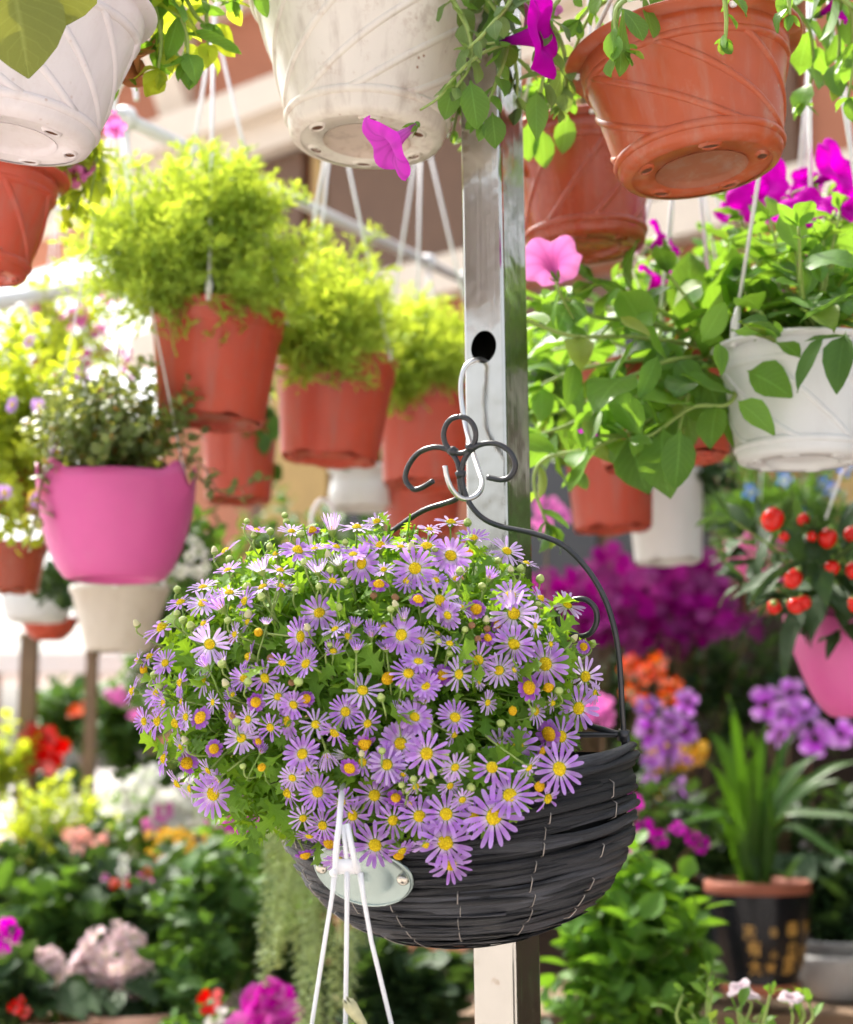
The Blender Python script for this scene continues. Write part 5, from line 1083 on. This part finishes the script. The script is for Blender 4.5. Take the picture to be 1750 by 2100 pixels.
potted('magenta_petunia', 'deep magenta blooms just left of the basket', 500, 3.1, Z2, 'grey_pot', .06, .1, 'petunia', 30, .1, P(500, 1740, 3.12), (.09, .07, .1), [('magenta', .026, [P(500, 1608, 3.0), P(530, 1650, 3.0), P(520, 1690, 3.0), P(440, 1668, 3.0), P(478, 1692, 3.0), P(510, 1630, 3.02)])])
potted('leafy_plant', 'pale green plant behind the orange flowers', 560, 3.6, Z2, 'grey_pot', .07, .1, 'broad_mid', 34, .12, P(580, 1770, 3.6), (.14, .08, .1))
potted('leafy_plant', 'dark plant filling the gap between sedum mound and hydrangea', 230, 3.15, Z2 - .19, 'grey_pot', .07, .12, 'broad_dark', 44, .12, P(240, 1840, 3.05), (.15, .07, .07))
potted('leafy_plant', 'low dark plant at the far left behind the hydrangea', 40, 3.05, Z2, 'grey_pot', .06, .08, 'broad_dark', 30, .11, P(40, 1800, 3.15), (.12, .07, .07))
# specks of blossom colour scattered among the left greens
potted('bedding_plant', 'dark bedding plant dotted with tiny pink, red and white blooms', 290, 2.98, Z1, 'grey_pot', .06, .1, 'broad_dark', 28, .09, P(290, 1815, 3.0), (.14, .06, .05), [('pink', .009, scatter(210, 320, 1790, 1820, 2.9, 2.92, 5)), ('red', .009, scatter(230, 320, 1790, 1815, 2.9, 2.92, 3)), ('orange', .01, [P(300, 1790, 2.9)]), ('white', .01, scatter(240, 300, 1700, 1820, 2.9, 2.95, 4))])

# hydrangeas
def hydrangea(label, px, d, heads, potmat, Rt):
    b = xz(px, d, Z1); o = thing('hydrangea', label, 'plant', b, 'pale pink hydrangeas'); pot_parts(o, M[potmat], Rt, Rt * .85, .245, 'plain', holes=0, rim=.004, n=40); org = b + Vector((0, 0, .22))
    fl = flower_mesh(1200, 4, M['hydrangea'], .85, .1, .15, .95)
    for (hx_, hy_, hr_) in heads:
        c = P(hx_, hy_, d - .06); rr_ = W(hr_, d)
        m = MB(); m.add(*tube(smooth_path([org - b, (org - b).lerp(c - b, .6) + Vector((.01, 0, 0)), c - b], 4), .004, 6)); st = m.obj('flower_head', M['stem'], o)
        for k in range(int(75 * (hr_ / 60) ** 1.3)):
            v = rv(1).normalized(); 
            if v.y > .5: v.y = -v.y
            bmp = 1 + .12 * math.sin(5 * v.x + 1) * math.cos(6 * v.z)
            inst('floret', fl, st, zbasis(c - b + Vector((v.x, v.y, v.z * .9)) * rr_ * bmp * rnd.uniform(.86, 1.0), v + rv(.3), .0135, rnd.uniform(0, 6)))
        for k in range(9):
            a_ = k * .7; q = c + Vector((math.cos(a_) * rr_ * .7, math.sin(a_) * rr_ * .6 - .01, -rr_ * rnd.uniform(.6, 1.0))); inst('leaf', rnd.choice(PLEAF['petunia', 'leaf_dark']), o, basis(q - b, Vector((math.cos(a_), math.sin(a_) * .6 - .3, -.35 + rnd.uniform(-.3, .2))), Vector((0, -.5, 1)), .085, .1))
hydrangea('large pale pink hydrangea in the peach planter', 250, 2.72, [(230, 1955, 66), (190, 1990, 44), (262, 2010, 50)], 'peach_pot', .092)
hydrangea('small pale pink hydrangea head at the left with drooping leaves', 105, 2.62, [(90, 1985, 42)], 'peach_pot', .06)
potted('red_primrose', 'red flowered plant in a red pot at the lower left corner', 0, 2.5, Z1, 'red_pot', .05, .11, 'round_dark', 20, .08, P(15, 2030, 2.5), (.06, .05, .05), [('red', .01, [P(45, 2055, 2.42), P(50, 2075, 2.42), P(30, 2065, 2.42)]), ('magenta', .02, [P(10, 1925, 2.5), P(25, 1905, 2.5)])])
potted('red_white_flower', 'small plant with one red and white bloom beside the peach planter', 425, 2.5, Z1, 'grey_pot', .045, .09, 'broad_mid', 16, .07, P(430, 2110, 2.5), (.05, .04, .04), [('red', .02, [P(432, 2055, 2.45)]), ('white', .018, [P(440, 2085, 2.45)])])
# magenta ruffled bloom at the bottom
b = xz(550, 2.5, Z1); pe = thing('peony_plant', 'large ruffled magenta bloom at the bottom, left of the white strands', 'plant', b, 'potted plants on the benches'); pot_parts(pe, M['grey_pot'], .06, .05, .12, 'nursery', holes=0, n=28)
sprigs_off(pe, b, b + Vector((0, 0, .1)), P(550, 2150, 2.5), (.07, .05, .04), 22, 'broad_mid', .08, .3)
ruf = flower_mesh(1300, 9, M['flower_peony'], .75, .3, .35, .8)
for k, (px, py, s) in enumerate(((545, 2062, .03), (575, 2055, .026), (525, 2050, .024), (550, 2095, .028), (585, 2085, .022), (520, 2085, .024), (495, 2110, .026), (600, 2075, .018), (555, 2035, .022))): inst('flower', ruf, pe, zbasis(P(px, py, 2.42) - b, -FW + UP * .4 + rv(.7), s, k))

# trailing sedum strands hanging behind the basket
so_ = P(640, 1560, 2.25); sd = thing('trailing_sedum', 'long pale green sedum strands hanging behind the left of the basket', 'plant', so_)
def strand(i):
    rg = random.Random(2000 + i); m = MB(); pts = [Vector((0, 0, 0))]
    for k in range(14): pts.append(pts[-1] + Vector((rg.uniform(-.014, .014), rg.uniform(-.014, .014), -1 / 14)))
    m.add(*tube(pts, .003, 4, False))
    lv = leaf_geo(.045, .02, LANCE, -.4, .4)
    for k in range(130):
        q = k / 130 * 13.9; i0 = int(q); p = pts[i0].lerp(pts[i0 + 1], q - i0); a_ = k * 2.4; dd = Vector((math.cos(a_), math.sin(a_), -.25)); m.add(*lv, 0, basis(p, dd, Vector((0, 0, 1)), rg.uniform(.7, 1.2)))
    return m.mesh('strand', M['leaf_sedum'])
STR = [strand(i) for i in range(4)]
for i in range(22):
    px = rnd.choice((rnd.uniform(545, 620), rnd.uniform(560, 650), rnd.uniform(620, 735))); y0 = rnd.uniform(1560, 1700); y1 = rnd.uniform(1850, 2180); d = rnd.uniform(2.15, 2.35); p0, p1 = P(px, y0, d), P(px + rnd.uniform(-15, 15), y1, d); L = (p1 - p0).length
    inst('strand', rnd.choice(STR), sd, basis(p0 - so_, Vector((rnd.uniform(-.03, .03), 1, rnd.uniform(-.03, .03))), Vector((0, 0, 1)), 1) @ Matrix.Diagonal((.34, .34, L, 1)))
so2 = hang_pot('shallow grey bowl holding the trailing sedum, behind the daisies', 640, 1600, 2.25, 'grey_pot', .085, .06, .06, 'bowl', hang=(640, 1100, 2.25))

# --- ivy-like plant in the pink tub + plants on the left edge
org = pot_top(tubA, .11); iv = thing('ivy_plant', 'small leaved brownish green plant spilling over the bright pink tub', 'plant', org)
sprigs(iv, org, P(230, 870, 2.0), (W(190, 2), .11, W(125, 2)), 190, 'small_ivy', .085, .4)
for pts in ([(380, 950, 1.98), (430, 1000, 1.97), (470, 1005, 1.97), (540, 985, 1.98)], [(370, 930, 1.98), (420, 960, 1.97), (450, 1010, 1.96), (500, 1020, 1.96)], [(90, 960, 1.95), (75, 1040, 1.94), (60, 1120, 1.94)], [(110, 850, 1.96), (120, 900, 1.95), (85, 1000, 1.94), (80, 1060, 1.94)]):
    stem_leaves(iv, org, [P(*q) for q in pts], ('petunia', 'leaf_ivy'), .022, .016, .0013, 'stem_brown', tip=2)
og2 = P(40, 900, 2.2); vp = thing('daisy_bush', 'hanging bush with a few violet daisies at the left edge beside the pink tub', 'plant', og2)
sprigs(vp, og2, P(40, 880, 2.2), (W(150, 2.2), .12, W(230, 2.2)), 190, 'broad_lime', .07, .3)
for (px, py) in ((80, 832), (25, 830), (118, 925), (75, 1025), (170, 770), (10, 1010), (60, 700)): 
    f_ = inst('flower', rnd.choice(OPEN), vp, zbasis(P(px, py, 2.0) - og2, -FW + rv(.6), .0115, 0)); inst('disc', DISC, f_)
hang_pot('dark red bowl under the violet daisy bush', 20, 1050, 2.25, 'brick_pot', .06, .05, .07, 'bowl', hang=(20, 700, 2.25))
# lacy pink flowering plant against the bright sky
og3 = P(120, 730, 2.9); fu = thing('fuchsia_plant', 'lacy hanging plant with pink blossoms against the bright sky', 'plant', og3)
sprigs(fu, og3, P(100, 690, 2.9), (W(210, 2.9), .18, W(150, 2.9)), 110, 'small_lime', .09, .1)
blooms(fu, og3, scatter(20, 270, 590, 780, 2.8, 2.9, 14), 'pink', .018)
hang_pot('small dark red bowl under the lacy pink plant', 120, 800, 2.95, 'brick_pot', .05, .04, .05, 'bowl', hang=(120, 420, 2.95))
# fern leaves left of pot A
# --- pots below the pink tub
cp = hang_pot('cream bowl shaped pot directly below the pink tub', 243, 1335, 2.55, 'cream_pot', .073, .05, .098, 'plain', yaw=0, hang=(243, 900, 2.55), rim=.003)
org = pot_top(cp, .09); wf = thing('white_flower_plant', 'small white flowered plant between pink tub and daisies', 'plant', org); sprigs(wf, org, P(370, 1130, 2.75), (W(75, 2.75), .08, W(90, 2.75)), 46, 'broad_mid', .07)
blooms(wf, org, scatter(335, 425, 1090, 1180, 2.62, 2.68, 26), 'white', .011)
sprigs(wf, org, P(120, 1190, 2.7), (W(80, 2.7), .08, W(60, 2.7)), 26, 'broad_dark', .06)
hang_pot('red pot at the left edge under hanging leaves', 28, 1215, 2.4, 'brick_pot', .045, .036, .07, 'nursery', hang=(28, 900, 2.4))
hang_pot('shallow white bowl at the left edge', 75, 1275, 2.9, 'white_pot_clean', .062, .05, .05, 'bowl', hang=(75, 1000, 2.9))
hang_pot('shallow orange red bowl under the white bowl', 100, 1312, 3.1, 'red_pot', .052, .03, .04, 'bowl', hang=(100, 1050, 3.1))
# stakes in front of the street
for i, (px, y0, d) in enumerate(((190, 1345, 3.7), (62, 1310, 3.8))):
    p = P(px, y0, d); st = thing('wooden_stake', ('slim' if i == 0 else 'thicker') + ' brown wooden stake standing by the left benches', 'stake', Vector((p.x, p.y, Z3))); m = MB(); q = .012 + .006 * i; m.add(*box((-q, -q, 0), (q, q, p.z - Z3))); m.obj('shaft', M['wood'], st, False); m = MB(); m.add(*lathe([(q * 1.5, 0), (q * 1.5, .01), (.001, .02)], 10), 0, Matrix.Translation((0, 0, p.z - Z3))); m.obj('cap', M['wood'], st)
potted('anthurium', 'plant with one big glossy red spathe far left', 85, 3.8, Z3, 'brick_pot', .06, .12, 'broad_dark', 18, .1, P(90, 1600, 3.85), (.09, .06, .05), [('red', .05, [P(85, 1520, 3.75), P(80, 1545, 3.75), P(95, 1530, 3.76)])])
potted('lime_plant', 'lime yellow leaved plant at the far left edge', 10, 3.7, Z3, 'grey_pot', .05, .1, 'broad_lime', 26, .1, P(10, 1540, 3.7), (.06, .05, .07))
potted('round_bush', 'small rounded dark bush on the back bench, left', 135, 4.2, Z3, 'brick_pot', .07, .14, 'broad_mid', 50, .1, P(135, 1455, 4.2), (.09, .08, .08), [('orange', .02, scatter(150, 170, 1450, 1470, 4.05, 4.1, 3))])
potted('leafy_plant', 'loose leafy plant on the back bench beside the slim stake', 265, 4.1, Z3, 'cream_pot', .07, .14, 'broad_mid', 46, .11, P(262, 1490, 4.1), (.09, .08, .12), [('pink', .02, scatter(220, 300, 1400, 1500, 3.95, 4.0, 5))])
potted('leafy_plant', 'leafy plant on the back bench behind the white petunias', 420, 4.1, Z3, 'grey_pot', .08, .12, 'broad_mid', 40, .13, P(400, 1600, 4.1), (.16, .1, .09))
potted('leafy_plant', 'tall loose plant on the back bench left of the post', 640, 4.2, Z3, 'grey_pot', .08, .14, 'broad_mid', 60, .14, P(640, 1140, 4.2), (.25, .1, .16))
potted('leafy_plant', 'plant on the back bench hidden behind the daisies', 520, 4.15, Z3, 'grey_pot', .08, .14, 'broad_lime', 50, .12, P(560, 1300, 4.15), (.2, .1, .18))

potted('leafy_plant', 'loose green plant on the back bench left of the daisies', 330, 4.0, Z3, 'cream_pot', .08, .14, 'broad_mid', 70, .12, P(350, 1290, 4.0), (.14, .1, .2))
for q, lab, c, r3, key, n in ((potF, 'fresh green leaves filling the gap between post and trailing petunia', P(1170, 800, 2.5), (.1, .09, .13), 'broad_fresh', 80), (potG, 'small dark plant in the plain white nursery pot', P(1420, 960, 2.66), (.07, .06, .05), 'broad_dark', 24), (potD, 'sparse green plant in the half hidden red pot', P(520, 860, 2.76), (.06, .06, .07), 'broad_mid', 26), (potE, 'sparse leaves in the low red pot behind the hook', P(870, 985, 2.96), (.05, .05, .04), 'broad_mid', 16), (potM, 'low leaves in the white dome shaped pot', P(742, 940, 2.96), (.04, .04, .04), 'broad_mid', 16), (potX, 'leaves in the high right strapped pot', P(1740, 520, 1.97), (.07, .05, .06), 'broad_fresh', 26), (potY, 'leaves in the red pot deep behind the blooms', P(1440, 610, 2.1), (.09, .07, .08), 'broad_fresh', 40)):
    og4 = q.matrix_basis @ Vector((0, 0, .09)); o4 = thing('leafy_plant', lab, 'plant', og4, 'small plants in hanging pots'); sprigs(o4, og4, c, r3, n, key, .085, .4)
# ================================================================= RIGHT SIDE
sh = thing('green_shrub', 'bright green leafy shrub at the lower right of the post', 'shrub', xz(1290, 2.3, Z1 - .15)); b = xz(1290, 2.3, Z1 - .15)
pot_parts(sh, M['brick_pot'], .07, .055, .13, 'nursery', holes=0, n=28)
org = b + Vector((0, 0, .12)); sprigs_off(sh, b, org, P(1280, 1900, 2.3), (W(160, 2.3), .1, W(140, 2.3)), 80, 'shrub', .12, .3); sprigs_off(sh, b, org, P(1310, 2050, 2.28), (W(170, 2.3), .08, W(70, 2.3)), 40, 'shrub', .1, .35)
m = MB()
for k in range(7): m.add(*tube(smooth_path([org - b, P(1300, 2080, 2.3) - b + rv(.02), P(1180 + k * 38, 1860 + rnd.uniform(-40, 60), 2.3) - b], 4), .004, 5))
m.obj('branches', M['stem_brown'], sh)
# black lettered orchid pot
bo = P(1560, 2036, 2.98); ZP = bo.z
op = thing('orchid_pot', 'black glazed pot with gold lettering and terracotta rim', 'pot', bo)
Rr = W(110, 2.9); Hh = W(228, 2.95)
prof = [(Rr * .6, 0), (Rr * .72, .002), (Rr * .74, Hh * .06), (Rr * .74, Hh * .1), (Rr * .72, Hh * .13), (Rr * .86, Hh * .3), (Rr * .95, Hh * .55), (Rr * 1.0, Hh * .8), (Rr * 1.01, Hh * .895)]
m = MB(); m.add(*lathe(prof[3:], 56)); body = m.obj('pot_body', M['black_pot'], op)
m = MB(); m.add(*lathe(prof[:4], 56)); m.obj('foot', plain('terracotta_clay', (.4, .14, .08), .75, 40), op)
m = MB(); m.add(*lathe([(Rr * 1.012, Hh * .897), (Rr * 1.02, Hh * .905), (Rr * 1.02, Hh * .985), (Rr * 1.0, Hh), (Rr * .93, Hh), (Rr * .92, Hh * .9)], 56)); m.obj('rim', plain('terracotta_rim', (.3, .095, .055), .7, 40), op)
m = MB(); m.add(*lathe([(.001, Hh * .93), (Rr * .92, Hh * .92)], 24)); m.obj('soil', M['soil'], op)
def lettering(par, rows_, size, zs_, a0, da):
    txt = bpy.data.curves.new('lettering', 'FONT')
    dg = None
    for ri, row in enumerate(rows_):
        for ci, ch in enumerate(row):
            cu = bpy.data.curves.new('letter', 'FONT'); cu.body = ch; cu.size = size * (1.05, .7, 1.2, .9)[ci] * rnd.uniform(.85, 1.15); jz = rnd.uniform(-.005, .005); jx = rnd.uniform(-.05, .05); cu.align_x = 'CENTER'; cu.extrude = 0; cu.offset = .0001
            to = bpy.data.objects.new('letter_tmp', cu); COL.objects.link(to); bpy.context.view_layer.update()
            me = bpy.data.meshes.new_from_object(to.evaluated_get(bpy.context.evaluated_depsgraph_get())); bpy.data.objects.remove(to)
            if not len(me.vertices): continue
            for v in me.vertices:
                z = zs_[ri] + v.co.y + jz; r_ = Rr * (.985 if z < Hh * .7 else 1.0)
                for (r0, z0), (r1, z1) in zip(prof, prof[1:]):
                    if z0 <= z <= z1: r_ = r0 + (r1 - r0) * (z - z0) / (z1 - z0)
                t = a0 + ci * da + jx + v.co.x / Rr; v.co = ((r_ + .0015) * math.cos(t), (r_ + .0015) * math.sin(t), z)
            me.materials.append(M['gold']); inst('letter', me, par)
lettering(body, ['天日春月', '有心日和', '大晴家川'], .027, [.106, .074, .042], R(251), R(24))
og = bo + Vector((0, 0, Hh * .93)); orc = thing('orchid_leaves_plant', 'strap leaved orchid growing from the black lettered pot', 'plant', og)
for i, (tx, ty, dd) in enumerate(((1490, 1420, 2.9), (1440, 1560, 2.9), (1540, 1500, 2.86), (1575, 1480, 2.95), (1610, 1570, 2.85), (1660, 1560, 2.95), (1720, 1600, 2.9), (1400, 1690, 2.85), (1780, 1680, 2.9), (1520, 1560, 3.05), (1470, 1640, 3.0), (1640, 1660, 2.84), (1590, 1600, 3.1), (1760, 1560, 3.0), (1345, 1650, 2.9), (1800, 1790, 2.85), (1560, 1540, 3.05), (1690, 1540, 3.05), (1500, 1500, 3.1), (1630, 1500, 3.1), (1455, 1500, 3.05))):
    p0 = og + Vector((rnd.uniform(-.03, .03), rnd.uniform(-.03, .03), 0)); p3 = P(tx, ty, dd); L = (p3 - p0).length; p1 = p0 + Vector(((p3 - p0).x * .25, (p3 - p0).y * .3, L * .45)); p2 = p0.lerp(p3, .7) + Vector((0, 0, L * .16)); sp = smooth_path([p0, p1, p2, p3], 4)
    V = []; U = []; wn = .0095 * rnd.uniform(.8, 1.3); n = len(sp)
    for k, p in enumerate(sp):
        T = (sp[min(k + 1, n - 1)] - sp[max(k - 1, 0)]).normalized(); x = T.cross((CAM - p).normalized() + Vector((0, 0, 1)) + rv(.02)).normalized(); f = k / (n - 1); h = wn * (min(1, .5 + f * 2) * (1 - max(0, f - .55) ** 1.5 * 3.1)); nrm = x.cross(T)
        h = max(h, .0006)
        for s in (-1, 0, 1): V.append(p - og + x * h * s + nrm * abs(s) * h * .35); U.append((.5 + .5 * s, f))
    m = MB(); m.add(V, [q for k in range(n - 1) for q in ((k * 3, k * 3 + 1, k * 3 + 4, k * 3 + 3), (k * 3 + 1, k * 3 + 2, k * 3 + 5, k * 3 + 4))], U); m.obj('leaf', M['leaf_orchid'], orc)
# flowering orchids behind
def orchid(label, px, d, zb, key, pts, rad, sprk='broad_dark', c=None, r3=(.1, .06, .06)):
    b = xz(px, d, zb); o = thing('orchid', label, 'plant', b, 'flowering orchids'); pot_parts(o, M['brick_pot'], .05, .04, .1, 'nursery', holes=0, n=24); org = b + Vector((0, 0, .09))
    sprigs_off(o, b, org, org + Vector((0, 0, .05)) if c is None else c, r3, 14, sprk, .11, .3); P0 = [P(*q) for q in pts]; blooms(o, b, P0, key, rad)
    m = MB()
    for q in P0[::3]: m.add(*tube(smooth_path([org - b, (org - b).lerp(q - b, .6) + Vector((0, 0, .05)), q - b], 4), .0025, 5, False))
    m.obj('flower_stem', M['stem_brown'], o)
orchid('pale purple orchid spray hanging right of the basket handle', 1375, 3.3, Z2, 'purple', [(1375, 1480, 3.25), (1335, 1500, 3.27), (1405, 1500, 3.27), (1370, 1530, 3.24), (1410, 1440, 3.3), (1330, 1450, 3.3)], .029)
orchid('purple orchid spray above the black lettered pot', 1620, 3.45, Z2, 'purple', [(1570, 1445, 3.35), (1622, 1420, 3.37), (1650, 1460, 3.36), (1600, 1505, 3.36), (1672, 1515, 3.38), (1725, 1505, 3.4), (1620, 1465, 3.36)], .034)
orchid('violet flowers low between basket and black pot', 1365, 3.5, Z2, 'purple', [(1375 + rnd.uniform(-60, 50), 1610 + rnd.uniform(-55, 45), 3.45) for _ in range(12)], .018)
orchid('small magenta flowers beside the basket edge', 1330, 3.2, Z2, 'magenta', [(1300, 1650, 3.1), (1320, 1700, 3.1), (1390, 1700, 3.1), (1350, 1720, 3.1), (1420, 1720, 3.1), (1285, 1730, 3.1), (1440, 1735, 3.1)], .017)
orchid('orange red lilies right of the basket handle', 1330, 3.75, Z3, 'orange', [(1335 + rnd.uniform(-50, 50), 1400 + rnd.uniform(-45, 45), 3.7) for _ in range(13)], .024)
orchid('golden yellow flowers right of the basket rim', 1375, 3.7, Z3, 'yellow', [(1330 + rnd.uniform(-20, 110), 1550 + rnd.uniform(-28, 28), 3.62) for _ in range(22)], .019)
orchid('small group of golden flowers below the larger golden group', 1350, 3.66, Z3, 'yellow', [(1350 + rnd.uniform(-28, 28), 1628 + rnd.uniform(-8, 8), 3.55) for _ in range(7)], .014)
orchid('wine red orchids massed behind the basket handle, left half', 1230, 4.2, Z3, 'wine', [(1240 + rnd.gauss(0, 75), 1235 + rnd.gauss(0, 38), 4.1 + rnd.uniform(-.05, .05)) for _ in range(46)], .052)
orchid('wine red orchids massed behind the white pot, right half', 1420, 4.25, Z3, 'wine', [(1410 + rnd.gauss(0, 55), 1225 + rnd.gauss(0, 45), 4.15 + rnd.uniform(-.05, .05)) for _ in range(40)], .052)
orchid('pale lilac blossoms beside the post under the trailing leaves', 1130, 3.6, Z3, 'pink', [(1120, 1040, 3.5), (1150, 1055, 3.5), (1110, 1065, 3.5)], .03)
orchid('soft pink blossom peeking past the basket handle', 1232, 2.9, Z1, 'pink', [(1238, 1468, 2.8), (1225, 1455, 2.82)], .03)
for i, (px, py, d, sx, key) in enumerate(((1230, 1420, 4.2, .24, 'broad_dark'), (1480, 1400, 4.2, .24, 'broad_dark'), (1680, 1420, 4.15, .2, 'lance_dark'), (1250, 1640, 3.6, .2, 'broad_dark'), (1450, 1700, 3.45, .2, 'broad_dark'), (1700, 1720, 3.4, .22, 'broad_dark'), (1720, 1870, 3.3, .13, 'round_dark'), (1330, 1780, 3.2, .16, 'broad_dark'))):
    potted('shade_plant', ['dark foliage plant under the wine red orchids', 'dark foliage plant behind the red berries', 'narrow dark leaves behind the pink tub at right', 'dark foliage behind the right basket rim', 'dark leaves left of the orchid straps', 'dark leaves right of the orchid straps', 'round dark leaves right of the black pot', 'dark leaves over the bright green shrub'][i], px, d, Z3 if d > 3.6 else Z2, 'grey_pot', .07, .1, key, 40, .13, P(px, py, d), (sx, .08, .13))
# bowls
hang_pot('pale grey bowl on the bench right of the black pot', 1712, 2048, 3.12, 'grey_pot', W(75, 3.1), W(55, 3.1), W(90, 3.1), 'bowl', group='bowls on the benches')
hang_pot('grey bowl on the bench under the basket', 880, 2035, 3.2, 'grey_pot', W(75, 3.2), W(50, 3.2), W(70, 3.2), 'bowl', group='bowls on the benches')
# berried plant in the right pink tub
org = pot_top(tubB, .12); ch = thing('berry_plant', 'dark leaved plant with glossy red berries in the right pink tub', 'plant', org)
for i in range(26):
    tx, ty, dd = rnd.uniform(1500, 1800), rnd.uniform(1060, 1300), rnd.uniform(1.95, 2.25)
    stem_leaves(ch, org, [org + rv(.02), P((tx + 1780) / 2, (ty + 1270) / 2 - 10, (dd + 2.1) / 2), P(tx, ty, dd)], ('lance', 'leaf_dark'), .1, .045, .002, 'stem', droop=.3, up=.2, first=.4, tip=3)
bm = MB(); bm.add(*blob(1, 1, 1.15, 14, 10)); bm.add(*lathe([(.3, 1.12), (.5, 1.2), (.2, 1.3), (.08, 1.7)], 8), 1); bmesh_ = bm.mesh('berry', [plain('red_berry', (.62, .012, .006), .12, 6, .25, .02), M['stem']])
for (px, py, r_) in ((1585, 1065, 20), (1648, 1065, 11), (1698, 1104, 17), (1627, 1187, 16), (1705, 1165, 14), (1588, 1245, 13), (1632, 1243, 14), (1608, 1100, 9), (1750, 1170, 14), (1745, 1095, 13), (1665, 1100, 9), (1755, 1240, 14), (1650, 1235, 12)):
    p = P(px, py, 1.96); b_ = inst('berry', bmesh_, ch, zbasis(p - org, UP + rv(.8), W(r_ * 1.15, 1.96), 0))

# climbing foliage on the stall's right side wall (outside the frame, mirrored in the post)
cw = Vector((1.72, 1.0, .6)); cl = thing('climbing_plant', 'dark climbing plant covering the right side wall', 'plant', cw)
for i in range(150):
    p = Vector((1.7 - rnd.uniform(0, .16), rnd.uniform(1.0, 4.4), rnd.uniform(.9, 2.4))); d = Vector((-.7, rnd.uniform(-.6, .6), rnd.uniform(-.5, .6)))
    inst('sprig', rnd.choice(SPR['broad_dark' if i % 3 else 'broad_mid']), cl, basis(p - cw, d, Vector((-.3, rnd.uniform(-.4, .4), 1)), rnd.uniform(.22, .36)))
